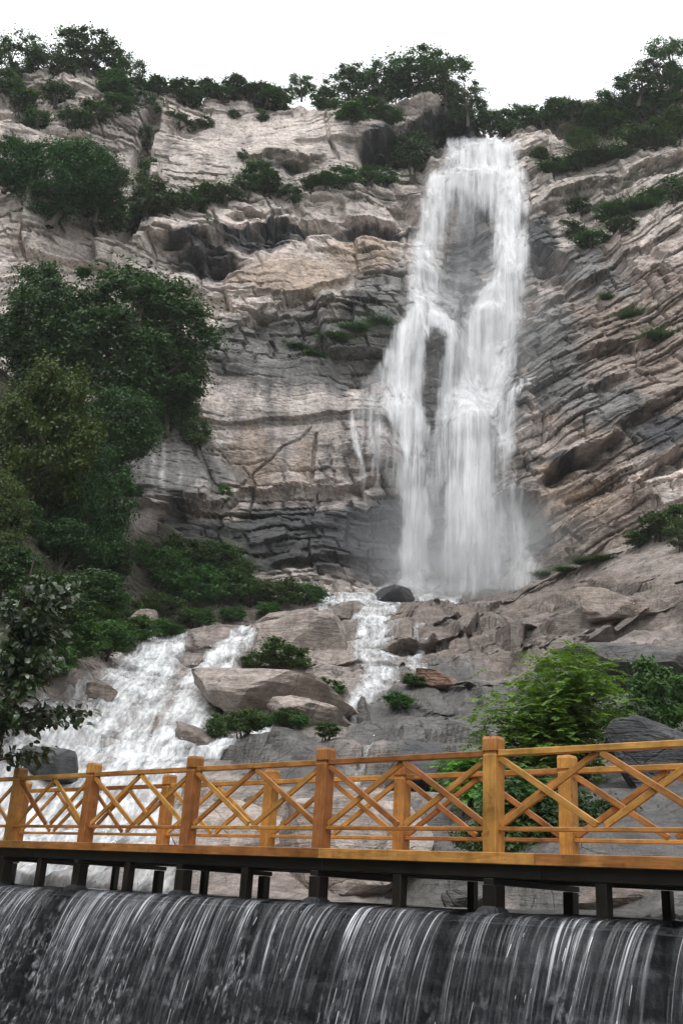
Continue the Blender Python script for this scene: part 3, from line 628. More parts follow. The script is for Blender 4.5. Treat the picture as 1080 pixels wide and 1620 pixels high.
# ------------------------------------------------------------------ the tall falls
FALLS = [
 [(762, 222, 54, 1.0), (764, 250, 55, 1.0), (770, 284, 50, .9)],
 [(800, 285, 32, 1), (806, 360, 25, .9), (806, 430, 26, .95), (790, 480, 38, 1), (768, 540, 46, 1), (762, 600, 46, .92), (746, 660, 40, 1), (744, 740, 38, 1), (744, 830, 38, .97), (746, 938, 46, .95)],
 [(690, 292, 20, .95), (684, 340, 22, .65), (674, 400, 24, .55), (668, 460, 26, .5), (670, 492, 26, .75), (650, 525, 24, .95), (640, 575, 26, .8), (638, 640, 26, .75), (650, 680, 25, .95), (655, 740, 22, .75), (656, 830, 22, .75), (652, 935, 20, .85)],
 [(735, 292, 44, .7), (735, 312, 40, .28), (728, 390, 36, .05), (722, 470, 36, .12)],
 [(690, 500, 14, .8), (716, 530, 9, .95), (712, 600, 16, .5), (704, 680, 20, .45), (690, 760, 16, .45), (686, 830, 12, .12)],
 [(848, 606, 3, .35), (828, 607, 4, .5), (806, 625, 9, .45), (795, 680, 20, .4), (800, 760, 24, .25), (810, 880, 30, .3), (830, 935, 36, .4)],
 [(558, 655, 3, .45), (566, 705, 3.5, .45), (570, 760, 4, .35), (571, 800, 4, .2)], [(592, 725, 3, .35), (596, 765, 4, .22)],
 [(600, 590, 14, .3), (585, 640, 26, .22), (600, 700, 30, .2), (640, 760, 20, .25)],
 [(618, 560, 10, .5), (622, 620, 14, .55), (632, 660, 14, .6)], [(640, 660, 20, .95), (615, 650, 10, .4)],
 [(560, 952, 10, .4), (620, 940, 14, .5), (690, 938, 20, .55), (780, 938, 34, .6), (850, 930, 20, .3)]]
falls = tag(empty('waterfall', pick(745, 935)), 'tall white waterfall dropping down the middle of the granite cliff', 'waterfall')
j0, j1 = np.searchsorted(cx, [-3.0, 24.0]); i0, i1 = np.searchsorted(cz, [15.0, 75.0])
fxs = np.linspace(cx[j0], cx[j1], int((cx[j1] - cx[j0]) / 0.12)); fzs = np.linspace(cz[i0], cz[i1], int((cz[i1] - cz[i0]) / 0.16))
FX, FZ = np.meshgrid(fxs, fzs)
def cliff_y(X, Z_):
    u = (X - cx[0]) / (cx[1] - cx[0]); v = (Z_ - cz[0]) / (cz[1] - cz[0])
    a = np.clip(np.floor(u).astype(int), 0, NXc - 2); b = np.clip(np.floor(v).astype(int), 0, NZc - 2); fu = u - a; fv = v - b
    return (CY[b, a] * (1 - fu) + CY[b, a + 1] * fu) * (1 - fv) + (CY[b + 1, a] * (1 - fu) + CY[b + 1, a + 1] * fu) * fv
FY = cliff_y(FX, FZ)
k = np.ones(7) / 7
FYs = np.minimum(FY, np.stack([np.convolve(np.pad(r, 3, 'edge'), k, 'valid') for r in FY]))
for layer in range(3):
    off = (0.25, 0.7, 1.25)[layer]
    Yw = FYs - off - 0.2 * pn(FX / 1.2, FZ / 4, 200 + layer)
    run = Yw[-1].copy(); out = np.empty_like(Yw)
    for i in range(len(fzs) - 1, -1, -1):           # downwards: the water leaves a ledge in an arc and falls free of the rock under it
        run = np.minimum(Yw[i], run + (0.010, 0.006, 0.002)[layer]); out[i] = run
    kk = np.ones(9) / 9
    out = np.stack([np.convolve(np.pad(c, 4, 'edge'), kk, 'valid') for c in out.T], 1)
    fpx, fpy = proj(FX, out, FZ)
    I = stream_mask(fpx + 11 * fbm(FX / 2.2, FZ / 3.0, 210 + layer, 3), fpy + 10 * fbm(FX / 1.5, FZ / 3, 214 + layer, 2), FALLS)
    I = I * sstep(213, 228, fpy + 5 * pn(FX / 1.0, FX * 0, 219))
    st = 0.5 + 1.0 * pn(FX * 1.0, FZ * 0.12, 220 + layer) + 0.6 * pn(FX * 2.7, FZ * 0.3, 230 + layer) + 0.5 * pn(FX * 0.8, FZ * 0.8, 240 + layer)
    cov = np.clip(I * (0.52 + 0.74 * st), 0, 1) * (0.95, 0.7, 0.45)[layer]
    cov *= 1 - sstep(925, 950, fpy + 9 * fbm(FX / 1.2, FZ / 1.2, 250 + layer, 3))
    keep = (cov[:-1, :-1] + cov[1:, 1:] + cov[:-1, 1:] + cov[1:, :-1]) > 0.20
    V2, F2, cv = compact(np.stack([FX, out, FZ], -1).reshape(-1, 3), grid_faces(len(fzs), len(fxs), keep), cov.reshape(-1))
    me = mesh_np('water_veil', V2, F2); attr_f(me, 'cover', cv)
    o = obj('water_veil', me, FALL); world_child(o, falls)

# ------------------------------------------------------------------ cascades over the slope
def cascade(name, label, masks, lift, bump, seed, drops):
    root = tag(empty(name, sl_flat[np.argmax(masks.ravel())]), label, 'cascade')
    msk = masks * (0.8 + 0.35 * fbm(SX / 0.8, SY / 0.8, seed, 2))
    st = 0.16 * pn(SX * 3.0, SY * 0.8, seed + 3) + 0.25 * pn(SX * 1.2, SZ * 1.6, seed + 4)
    cov = np.clip(msk * (0.85 + st), 0, 1)
    z = SZ + lift * sstep(0.1, 0.5, masks) + bump * np.abs(fbm(SX / 0.9, SY / 1.1, seed + 5, 4)) * masks
    keep = (cov[:-1, :-1] + cov[1:, 1:]) > 0.22
    V2, F2, cv = compact(np.stack([SX, SYd - 0.25 * masks, z], -1).reshape(-1, 3), grid_faces(NYs, NXs, keep), cov.reshape(-1))
    me = mesh_np('white_water', V2, F2); attr_f(me, 'cover', cv)
    world_child(obj('white_water', me, FROTH), root)
    rg = np.random.default_rng(seed); idx = np.where(masks.ravel() > 0.45)[0]; idx = rg.choice(idx, drops)
    P = np.stack([SX, SYd, z], -1).reshape(-1, 3)[idx] + rg.normal(0, 1, (drops, 3)) * np.array([0.12, 0.1, 0.0]) + np.c_[np.zeros(drops), np.zeros(drops) - 0.1, rg.exponential(0.09, drops)]
    sz = rg.uniform(0.008, 0.028, drops); Vd = []; Fd = []
    a = rg.normal(0, 1, (drops, 3)); a /= np.linalg.norm(a, axis=1)[:, None]; b = np.cross(a, rg.normal(0, 1, (drops, 3))); b /= np.linalg.norm(b, axis=1)[:, None]
    a[:, 2] *= 1.8
    Vd = np.stack([P + a * sz[:, None], P + b * sz[:, None] * .7, P - a * sz[:, None], P - b * sz[:, None] * .7], 1).reshape(-1, 3)
    Fd = np.arange(drops * 4).reshape(-1, 4)
    o = obj('spray', mesh_np('spray', Vd, Fd), DROPS); world_child(o, root); o['kind'] = 'stuff'
cascade('cascade', 'broad foaming cascade pouring down the rocks at lower left behind the bridge', mL, 0.2, 0.18, 500, 2200)
cascade('cascade', 'narrow white cascade in the rocks below the tall falls', mM, 0.15, 0.12, 520, 400)

# ------------------------------------------------------------------ footbridge
bridge = tag(empty('footbridge', bpt(2.4, -0.75, -0.09)), 'orange varnished wooden footbridge with crossed railings over the weir', 'footbridge')
boxes = {}
def box_mesh(L, w, h, bev=0.006):
    key = (round(L, 2), round(w, 3), round(h, 3))
    if key in boxes: return boxes[key]
    bm = bmesh.new(); bmesh.ops.create_cube(bm, size=1.0)
    for v in bm.verts: v.co = Vector((v.co.x * L, v.co.y * w, v.co.z * h))
    bmesh.ops.bevel(bm, geom=list(bm.edges), offset=bev, segments=1, affect='EDGES')
    me = bpy.data.meshes.new('timber'); bm.to_mesh(me); bm.free(); boxes[key] = me; return me
def timber(name, A, Bp, w, h, mat, parent=bridge, up=(0, 0, 1), share=True):
    A = Vector([float(v) for v in A]); Bp = Vector([float(v) for v in Bp]); d = Bp - A; L = d.length
    me = box_mesh(L, w, h)
    if me.materials and me.materials[0] != mat: me = me.copy(); me.materials[0] = mat
    o = bpy.data.objects.new(name, me)
    if not me.materials: me.materials.append(mat)
    x = d.normalized(); z = Vector(up); z = (z - x * z.dot(x)).normalized(); y = z.cross(x)
    Mw = Matrix((x, y, z)).transposed().to_4x4(); Mw.translation = (A + Bp) / 2
    link(o, parent); o.matrix_parent_inverse = Matrix.Translation(-Vector(bridge.location)); o.matrix_basis = Mw
    return o
def post_mesh(name, prof):
    bm = bmesh.new(); w = 0.085
    rings = []
    for z, r in prof: rings.append([bm.verts.new((a * r * w, b * r * w, z)) for a, b in ((-1, -1), (1, -1), (1, 1), (-1, 1))])
    for r1, r2 in zip(rings, rings[1:]):
        for j in range(4): bm.faces.new((r1[j], r1[(j + 1) % 4], r2[(j + 1) % 4], r2[j]))
    bm.faces.new(rings[-1]); bm.faces.new(rings[0][::-1])
    e = [e for e in bm.edges if abs(e.verts[0].co.z - e.verts[1].co.z) > 0.05]
    bmesh.ops.bevel(bm, geom=e, offset=0.008, segments=1, affect='EDGES')
    me = bpy.data.meshes.new(name)
    # grain runs along local x: the post is built lying down
    for v in bm.verts: v.co = Vector((v.co.z, v.co.x, v.co.y))
    bm.to_mesh(me); bm.free(); me.materials.append(WOOD); return me
POST = post_mesh('post', [(0, 1), (1.03, 1), (1.045, 0.86), (1.066, 0.86)])
CAP = post_mesh('post_cap', [(1.066, 0.86), (1.08, 1.06), (1.20, 1.06), (1.235, 0.9)])
def deck_z(s): return 0.585 + 0.0115 * s
STA = [-5.1, -2.55, 0.0, 2.54, 5.13, 7.66, 9.9, 12.3]
RZ = Matrix((WD.tolist() + [0], WN.tolist() + [0], [0, 0, 1])).transposed()
for t in (0.0, -1.5):
    for i, s in enumerate(STA):
        o = bpy.data.objects.new('post', POST); link(o, bridge); p = bpt(s, t, deck_z(s) - 0.02)
        x = Vector((0, 0, 1)); y = Vector((WD[0], WD[1], 0)); z = x.cross(y)
        Mw = Matrix((x, y, z)).transposed().to_4x4(); Mw.translation = Vector([float(v) for v in p])
        o.matrix_parent_inverse = Matrix.Translation(-Vector(bridge.location)); o.matrix_basis = Mw
        c = bpy.data.objects.new('post_cap', CAP); link(c, o)
        if i + 1 == len(STA): break
        s2 = STA[i + 1]; a, b = s + 0.085, s2 - 0.085; mid = (s + s2) / 2
        timber('top_rail', bpt(a, t, deck_z(a) + 1.035), bpt(b, t, deck_z(b) + 1.035), 0.09, 0.066, WOOD)
        timber('lower_rail', bpt(a, t, deck_z(a) + 0.25), bpt(b, t, deck_z(b) + 0.25), 0.06, 0.045, WOOD)
        timber('baluster', bpt(mid, t, deck_z(mid) + 0.275), bpt(mid, t, deck_z(mid) + 1.004), 0.075, 0.068, WOOD)
        for (u, v) in ((a, mid - 0.035), (mid + 0.035, b)):
            timber('brace', bpt(u, t + 0.017, deck_z(u) + 0.29), bpt(v, t + 0.017, deck_z(v) + 0.99), 0.034, 0.070, WOOD)
            timber('brace', bpt(u, t - 0.017, deck_z(u) + 0.99), bpt(v, t - 0.017, deck_z(v) + 0.29), 0.034, 0.070, WOOD)
ends = [-6.2, -3.2, -0.6, 2.44, 5.8, 8.9, 12.8]
for t in (0.13, -1.63):
    for a, b in zip(ends, ends[1:]):
        timber('fascia_board', bpt(a + 0.004, t, deck_z(a) - 0.05), bpt(b - 0.004, t, deck_z(b) - 0.05), 0.05, 0.115, WOOD)
n = 0; s = -6.1
while s < 12.7:
    timber('deck_plank', bpt(s, 0.10, deck_z(s) - 0.02), bpt(s, -1.60, deck_z(s) - 0.02), 0.17, 0.035, WOOD); s += 0.18
for t in (0.02, -0.75, -1.5):
    for a, b in zip(ends, ends[1:]):
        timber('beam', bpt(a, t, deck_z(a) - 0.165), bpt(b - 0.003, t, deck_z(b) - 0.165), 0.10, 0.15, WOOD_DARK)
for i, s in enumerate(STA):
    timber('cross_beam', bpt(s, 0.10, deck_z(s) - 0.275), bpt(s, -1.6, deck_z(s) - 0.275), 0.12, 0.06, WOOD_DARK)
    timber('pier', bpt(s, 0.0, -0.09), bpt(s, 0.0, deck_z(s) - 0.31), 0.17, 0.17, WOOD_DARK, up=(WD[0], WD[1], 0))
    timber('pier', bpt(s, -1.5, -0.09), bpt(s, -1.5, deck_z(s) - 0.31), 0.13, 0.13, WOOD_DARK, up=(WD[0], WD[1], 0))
    if i + 1 < len(STA):
        m_ = (s + STA[i + 1]) / 2
        timber('pier', bpt(m_, 0.0, -0.09), bpt(m_, 0.0, deck_z(m_) - 0.245), 0.12, 0.12, WOOD_DARK, up=(WD[0], WD[1], 0))
        timber('pier', bpt(m_ + 0.1, -1.5, -0.09), bpt(m_ + 0.1, -1.5, deck_z(m_) - 0.245), 0.10, 0.10, WOOD_DARK, up=(WD[0], WD[1], 0))
    # stone footing under the main piers
    bm = bmesh.new(); bmesh.ops.create_cube(bm, size=1)
    for v in bm.verts:
        k_ = 0.62 if v.co.z > 0 else 1.0; v.co = Vector((v.co.x * 0.34 * k_, v.co.y * 0.3 * k_, v.co.z * 0.10))
    bmesh.ops.bevel(bm, geom=list(bm.edges), offset=0.02, segments=2, affect='EDGES')
    me = bpy.data.meshes.new('footing'); bm.to_mesh(me); bm.free(); me.materials.append(WETSTONE)
    o = bpy.data.objects.new('footing', me); link(o, bridge); p = bpt(s, 0.02, 0.02)
    Mw = RZ.to_4x4(); Mw.translation = Vector([float(v) for v in p]); o.matrix_parent_inverse = Matrix.Translation(-Vector(bridge.location)); o.matrix_basis = Mw
# ------------------------------------------------------------------ valley floor, with unseen sides added close and steep to block low sky
def ground_material():
    m = N('forest_floor'); co = m.coord(); n = m.noise(co, 0.15, 8, 0.65); n2 = m.noise(co, 1.5, 6, 0.7)
    c = m.mix(n, (0.02, 0.032, 0.014), (0.06, 0.075, 0.03)); c = m.mix(m.ramp(n2, (0.55, 0), (0.75, 0.6)), c, (0.09, 0.08, 0.065))
    b = m.n('ShaderNodeBsdfPrincipled', Base__Color=c, Roughness=0.95, Normal=m.bump(n2, 0.8, 0.5)); return m.done(b.outputs[0])
FOREST = ground_material()
u = np.linspace(-1, 1, 161); gx = np.sign(u) * np.abs(u) ** 1.8 * 400; gy = 12 + np.sign(u - 0.2) * np.abs(u - 0.2) ** 1.8 * 420
GX, GY = np.meshgrid(gx, gy)
side = np.maximum(np.abs(GX) - 14 - 0.12 * np.maximum(-GY, 0), 0)
GZ = -3.6 + 0.95 * side * (1 - np.exp(-side / 8)) + 0.35 * np.maximum(-GY - 70, 0) + 3 * fbm(GX / 40, GY / 40, 4, 3) * sstep(0, 20, side)
GZ = np.minimum(GZ, 60 + 8 * fbm(GX / 60, GY / 60, 6, 3))
inner = (GY > 6) & (GY < 84) & (np.abs(GX) < 44)
GZ = np.where(inner, np.minimum(GZ, -4.2), GZ)
o = obj('ground', mesh_np('ground', np.stack([GX, GY, GZ], -1).reshape(-1, 3), grid_faces(161, 161)), FOREST); tag(o, 'valley floor with added unseen side slopes that block the low sky', kind='structure')

# ------------------------------------------------------------------ boulders and slabs lying on the slope
def ico(sub):
    bm = bmesh.new(); bmesh.ops.create_icosphere(bm, subdivisions=sub, radius=1.0)
    bm.verts.ensure_lookup_table(); V = np.array([v.co[:] for v in bm.verts]); F = np.array([[v.index for v in f.verts] for f in bm.faces]); bm.free(); return V, F
ICO = ico(4)
def pn3(P, f, s):
    return (pn(P[:, 0] * f, P[:, 1] * f + P[:, 2] * f * 0.7, s) + pn(P[:, 2] * f, P[:, 0] * f - P[:, 1] * f * 0.6, s + 1)) * 0.6
def boulder(name, px, py, w, h, seed, color, label, wet=0.2, flat=0.5, tilt=0.0, yaw=None, dist=None, cuts=22, deep=0.8, moss=0.15):
    """px, py: middle of its foot; w, h: size in the photograph's pixels"""
    rg = np.random.default_rng(seed)
    base = pick(px, py, 'slope') if dist is None else at(px, py, dist)
    k = mpp(base); W, H = w * k, h * k
    V, F = ICO; V = V.copy()
    V += 0.10 * np.c_[pn3(V, 1.3, seed), pn3(V, 1.3, seed + 7), pn3(V, 1.3, seed + 9)]
    for c in range(cuts):
        n = rg.normal(0, 1, 3); n[2] *= 0.8; n /= np.linalg.norm(n); d = rg.uniform(0.42, 0.78)
        V -= np.maximum(V @ n - d, 0)[:, None] * n * 0.97
    nn = np.array([rg.normal(0, .12), rg.normal(0, .12), 1]); nn /= np.linalg.norm(nn)
    V -= np.maximum(V @ nn - (0.9 - flat * 0.6), 0)[:, None] * nn * 0.95
    V = (V - (V.max(0) + V.min(0)) / 2) / ((V.max(0) - V.min(0)) / 2)
    bedn = beds(V[:, 2] * 2.2 + 0.3 * pn3(V, 1.1, seed + 3), V[:, 0] * 2 + V[:, 1], 0.5, 1.7, seed, 0.2)
    V = V * (1 + 0.06 * bedn[:, None] + 0.035 * pn3(V, 2.5, seed + 5)[:, None] + 0.012 * pn3(V, 8, seed + 6)[:, None])
    V = V * np.array([W / 2, W / 2 * deep, H * 0.62])
    cs, sn = math.cos(tilt), math.sin(tilt); V = V @ np.array([[cs, 0, sn], [0, 1, 0], [-sn, 0, cs]])
    yw = rg.uniform(-0.5, 0.5) if yaw is None else yaw; cs, sn = math.cos(yw), math.sin(yw); V = V @ np.array([[cs, sn, 0], [-sn, cs, 0], [0, 0, 1]])
    V[:, 2] += H * 0.28
    me = mesh_np(name, V, F, False); col = np.array(color) * (1 + 0.25 * (hash2(np.floor(V[:, 2] / (H * 0.12) + 2), np.floor(V[:, 0] / W * 3), seed) - 0.5))[:, None]
    attr_col(me, 'col', col); attr_f(me, 'wet', np.full(len(V), wet)); attr_f(me, 'moss', np.full(len(V), moss))
    o = obj(name, me, ROCK); o.location = Vector([float(v) for v in base]); tag(o, label, 'slab' if 'slab' in name else 'boulder'); return o
PALE = (0.37, 0.315, 0.285); GR = (0.118, 0.114, 0.112); DK = (0.065, 0.067, 0.071); BR = (0.19, 0.155, 0.135); PK = (0.29, 0.24, 0.21)
BOULDERS = [
 ('boulder', 560, 1428, 270, 190, 1, PALE, 'huge pale rounded boulder seen through the middle of the railing', .1, .3, .15, None, 18.5),
 ('boulder', 345, 1418, 190, 170, 2, PALE, 'pale boulder beside the white water behind the left half of the bridge', .1, .4, -.2, None, 20.0),
 ('boulder', 450, 1330, 170, 80, 3, PK, 'pinkish boulder resting above the two pale boulders behind the bridge', .1, .5, .1, None, 22.0),
 ('rock_slab', 428, 1132, 275, 64, 4, PALE, 'long pale slab with a blunt left end beside the foaming cascade', .1, .95, -.12, .1, 32.5),
 ('rock_slab', 480, 1068, 150, 110, 5, PALE, 'smooth cracked pale slab left of the narrow cascade', .1, .6, .25, .2, 42.0),
 ('rock_slab', 450, 1010, 130, 45, 6, PK, 'narrow pinkish slab at the head of the foaming cascade', .1, .8, .3, .1, 45.0),
 ('rock_slab', 490, 1148, 150, 38, 7, PALE, 'thin tilted slab above the bushy hollow in the slope', .1, .8, -.22, .0, 30.5),
 ('boulder', 303, 1185, 74, 44, 8, BR, 'brown rock splitting the foam of the left cascade', .4, .4, -.3),
 ('boulder', 78, 1226, 100, 50, 9, DK, 'dark wet boulder under the left edge of the foaming cascade', .8, .3, .0, None, 26.2),
 ('boulder', 668, 1236, 150, 84, 11, DK, 'large dark angular boulder just above the railing right of centre', .6, .35, .25),
 ('boulder', 690, 1086, 74, 20, 17, (0.27, 0.165, 0.12), 'small reddish flat stone in the grey rocks', .2, .6, -.15, None, 36.5),
 ('boulder', 955, 968, 100, 50, 18, PK, 'rounded pinkish boulder on the brown ledge right of the falls', .1, .4, .1),
 ('boulder', 615, 950, 84, 32, 25, DK, 'dark wet rock at the left foot of the tall falls', .8, .4, .0),
 ('rock_slab', 1000, 1085, 260, 60, 26, GR, 'smooth grey slab behind the sapling at right', .5, .8, -.18),
 ('boulder', 980, 1440, 150, 44, 27, BR, 'brown rock under the right end of the bridge', .3, .4, .1, None, 14.5),
 ('boulder', 740, 1440, 90, 40, 28, GR, 'grey rock behind the bridge piers right of centre', .3, .4, .1, None, 15.6),
 ('boulder', 1050, 1250, 180, 130, 29, DK, 'grey rock face behind the railing at the right edge', .4, .4, .1, None, 18.0),
 ('boulder', 160, 1110, 60, 40, 31, BR, 'brown rock on the bank left of the foaming cascade', .3, .4, .2),
 ('boulder', 215, 1000, 70, 42, 32, PK, 'pinkish rock above the head of the foaming cascade', .1, .5, .2),
]
for b in BOULDERS: boulder(*b)

# ------------------------------------------------------------------ plants
def crown_np(seed, nclump, nleaf, leaf, zmin=0.12, rc=(0.13, 0.24), flat=1.0, shell=0.35, asp=0.55):
    """leaf blades in clumps through a crown that is 1 wide and 1 high"""
    rg = np.random.default_rng(seed); C = []
    lob = rg.normal(0, 1, (6, 3)); lob /= np.linalg.norm(lob, axis=1)[:, None]; la = rg.uniform(-0.28, 0.22, 6)
    while len(C) < nclump:
        d = rg.normal(0, 1, 3); d /= np.linalg.norm(d); r = rg.uniform(shell, 1) ** 0.6
        g = 1 + (la * np.maximum(lob @ d, 0) ** 2).sum()
        p = d * r * g * 0.40; p[2] = p[2] * (1 - zmin) * 1.05 + 0.5 + zmin * 0.45
        if p[2] > zmin: C.append(p)
    C = np.array(C); per = nleaf // nclump; R_ = rg.uniform(*rc, nclump)
    d = rg.normal(0, 1, (nclump, per, 3)); d /= np.linalg.norm(d, axis=2)[..., None]
    rr = np.minimum(np.abs(rg.normal(0, 0.5, (nclump, per))) + 0.15, 1.15)
    P = C[:, None] + d * (rr * R_[:, None])[..., None] * np.array([1, 1, 0.62 * flat])
    nrm = 0.55 * d + np.array([0, 0, 0.75]) + rg.normal(0, 0.55, d.shape); nrm /= np.linalg.norm(nrm, axis=2)[..., None]
    P = P.reshape(-1, 3); nrm = nrm.reshape(-1, 3); n = len(P)
    a = np.cross(nrm, rg.normal(0, 1, (n, 3))); a /= np.linalg.norm(a, axis=1)[:, None]; b = np.cross(nrm, a)
    L = leaf * rg.uniform(0.6, 1.35, n)[:, None]
    V = np.stack([P - a * L, P + b * L * asp - a * L * 0.1, P + a * L, P - b * L * asp - a * L * 0.1], 1).reshape(-1, 3)
    return V, np.arange(n * 4).reshape(-1, 4), C
def trunk_np(seed, C, r0=0.035, n=9, top=0.72, lean=0.1):
    rg = np.random.default_rng(seed + 99); lx, ly = rg.normal(0, lean, 2)
    main = np.array([[lx * t + 0.03 * math.sin(5 * t + seed), ly * t, -0.06 + (top + 0.06) * t] for t in np.linspace(0, 1, 8)])
    paths = [(main, np.linspace(r0, r0 * 0.3, 8))]
    for c in C[rg.choice(len(C), min(n, len(C)), False)]:
        t = rg.uniform(0.25, 0.85); s = main[int(t * 7)]
        mid = (s + c) / 2 + np.array([0, 0, -0.03]) + rg.normal(0, 0.02, 3)
        q = np.array([s, (s + mid) / 2 + rg.normal(0, .01, 3), mid, c]); paths.append((q, np.array([r0 * 0.5, r0 * 0.4, r0 * 0.25, r0 * 0.1])))
    return tubes(paths, 5)
def stems_np(seed, C, n=8, r0=0.02):
    rg = np.random.default_rng(seed + 55); paths = []
    for c in C[rg.choice(len(C), min(n, len(C)), False)]:
        s = np.array([rg.normal(0, .05), rg.normal(0, .05), -0.10]); m1 = s * 0.5 + c * 0.5 + np.array([0, 0, 0.05])
        paths.append((np.array([s, m1, c]), np.array([r0, r0 * .7, r0 * .25])))
    return tubes(paths, 4)
PROTO = {}
def proto(key, mat, seed, nclump, nleaf, leaf, tree=True, **kw):
    V, F, C = crown_np(seed, nclump, nleaf, leaf, **kw)
    me = mesh_np('foliage', V, F, False); me.materials.append(mat)
    tv, tf = trunk_np(seed, C) if tree else stems_np(seed, C)
    mt = mesh_np('trunk' if tree else 'stems', tv, tf); mt.materials.append(BARK); PROTO[key] = (me, mt, tree)
for i in range(3): proto('crest%d' % i, LEAF_CREST, 10 + i, 60, 8000, 0.019, zmin=0.0, rc=(0.07, 0.2))
for i in range(3): proto('shrub%d' % i, LEAF_CREST, 20 + i, 26, 3000, 0.036, tree=False, zmin=0.0, rc=(0.14, 0.26))
for i in range(2): proto('bush%d' % i, LEAF_SHRUB, 30 + i, 34, 6000, 0.030, tree=False, zmin=0.0, rc=(0.12, 0.24))
for i in range(2): proto('big%d' % i, LEAF_DARK, 40 + i, 150, 42000, 0.0115, zmin=-0.08, rc=(0.05, 0.17))
proto('olive0', LEAF_OLIVE, 50, 130, 38000, 0.0125, zmin=-0.08, rc=(0.07, 0.15))
proto('dark0', LEAF_DARK, 60, 60, 12000, 0.020, tree=False, zmin=0.0, rc=(0.1, 0.2))
def tuft_np(seed, n):                                   # a hanging or upright grass tuft, 1 wide and 1 high
    rg = np.random.default_rng(seed); Vs, Fs = [], []; b = 0
    for i in range(n):
        p = np.array([rg.uniform(-.42, .42), rg.uniform(-.3, .3), 0.0]); d = rg.normal(0, 1, 3); d[2] = abs(d[2]) * 0.8 + 0.5; d /= np.linalg.norm(d); L = rg.uniform(0.45, 1.0); w = rg.uniform(.008, .018)
        sd = np.cross(d, rg.normal(0, 1, 3)); sd /= np.linalg.norm(sd)
        q = p.copy(); pts = []
        for k in range(4):
            pts += [q + sd * w * (1 - k / 3.2), q - sd * w * (1 - k / 3.2)]; q = q + d * L / 3; d = d + np.array([0, -.05, -0.38]); d /= np.linalg.norm(d)
        Vs += pts
        for k in range(3): Fs.append((b + 2 * k, b + 2 * k + 1, b + 2 * k + 3, b + 2 * k + 2))
        b += 8
    return np.array(Vs), np.array(Fs)
V, F = tuft_np(3, 900); me = mesh_np('foliage', V, F, False); me.materials.append(LEAF_CREST); PROTO['grass0'] = (me, None, False)
prng = random.Random(4)
def plant(name, cat, key, px, py, w, h, label, group=None, which='any', dist=None, deep=0.8, push=0.25):
    """px, py: middle of its foot in the photograph; w, h: its width and height there, in pixels"""
    base = pick(px, py, which) if dist is None else at(px, py, dist)
    k = mpp(base); W, H = w * k, h * k
    fo, st, tree = PROTO[key]
    root = empty(name, base); root.rotation_euler.z = prng.uniform(-0.6, 0.6) + (math.pi if prng.random() < .5 else 0)
    tag(root, label, cat, group)
    f = obj('crown' if tree else 'foliage', fo, None, root); sc3 = Vector((W * 1.12, W * deep, H * 1.05)); f.scale = sc3
    if st is not None: g = obj('trunk' if tree else 'stems', st, None, root); g.scale = sc3
    return root
ORD = ['', 'second', 'third', 'fourth', 'fifth', 'sixth', 'seventh', 'eighth', 'ninth', 'tenth', 'eleventh', 'twelfth']
def row(name, cat, keys, group, label, items, **kw):
    order = sorted(range(len(items)), key=lambda i: items[i][0])
    for i, it in enumerate(items):
        r = order.index(i); n = len(items)
        which = 'leftmost' if r == 0 else 'rightmost' if r == n - 1 else ORD[r] + ' from left' if r <= n // 2 else ORD[n - 1 - r] + ' from right'
        plant(name, cat, keys[i % len(keys)], *it, label + ', ' + which, group, **kw)
CR = ['crest0', 'crest1', 'crest2']; SH = ['shrub0', 'shrub1', 'shrub2']; BU = ['bush0', 'bush1']
# cliff top
plant('tree', 'tree', 'crest0', 18, 128, 110, 105, 'tall tree at the left edge of the cliff top', dist=71)
plant('tree', 'tree', 'crest1', 138, 120, 130, 80, 'round topped tree on the highest hump of the left cliff top', dist=73)
plant('tree', 'tree', 'crest2', 188, 135, 80, 62, 'small tree on the right shoulder of the left cliff top hump', dist=73)
plant('tree', 'tree', 'crest1', 85, 130, 100, 62, 'low tree between the edge tree and the hump on the left cliff top', dist=72)
plant('tree', 'tree', 'crest0', 476, 158, 50, 62, 'small lone tree standing up from the middle of the cliff top', dist=77)
plant('tree', 'tree', 'crest2', 560, 172, 95, 88, 'leftmost tree of the dense grove above the overhanging block', dist=77)
plant('tree', 'tree', 'crest0', 604, 166, 115, 104, 'tallest tree of the dense grove above the overhanging block', dist=77)
plant('tree', 'tree', 'crest1', 655, 160, 125, 95, 'broad tree in the middle of the dense grove left of the falls', dist=77)
plant('tree', 'tree', 'crest2', 702, 162, 105, 88, 'tree on the right side of the dense grove left of the falls', dist=76.5)
plant('tree', 'tree', 'crest0', 738, 195, 75, 95, 'dark tree at the right end of the grove beside the lip of the falls', dist=76)
plant('tree', 'tree', 'crest1', 1012, 165, 95, 80, 'round tree on the right cliff top where the ridge climbs', dist=76)
plant('tree', 'tree', 'crest2', 1062, 140, 100, 95, 'tall tree at the right edge of the cliff top', dist=76)
plant('tree', 'tree', 'crest0', 975, 185, 80, 55, 'small tree left of the round tree on the right cliff top', dist=77)
row('shrub', 'shrub', SH, 'fringe of shrubs on the left cliff top', 'dark shrub in the fringe along the cliff top left of the grove',
    [(248, 158, 64, 42), (288, 155, 62, 40), (330, 152, 55, 32), (372, 150, 58, 34), (410, 158, 60, 34), (443, 168, 55, 34), (512, 174, 60, 40), (530, 185, 60, 28), (220, 160, 60, 46), (300, 165, 60, 26), (355, 160, 60, 22), (425, 166, 70, 30)], dist=75.5)
row('shrub', 'shrub', SH, 'shrubs at the lip of the falls', 'small shrub on the skyline just right of the lip of the falls',
    [(764, 214, 40, 60), (778, 212, 44, 58), (806, 216, 62, 56), (842, 206, 66, 44), (826, 200, 40, 50), (790, 215, 40, 40)], dist=78.5)
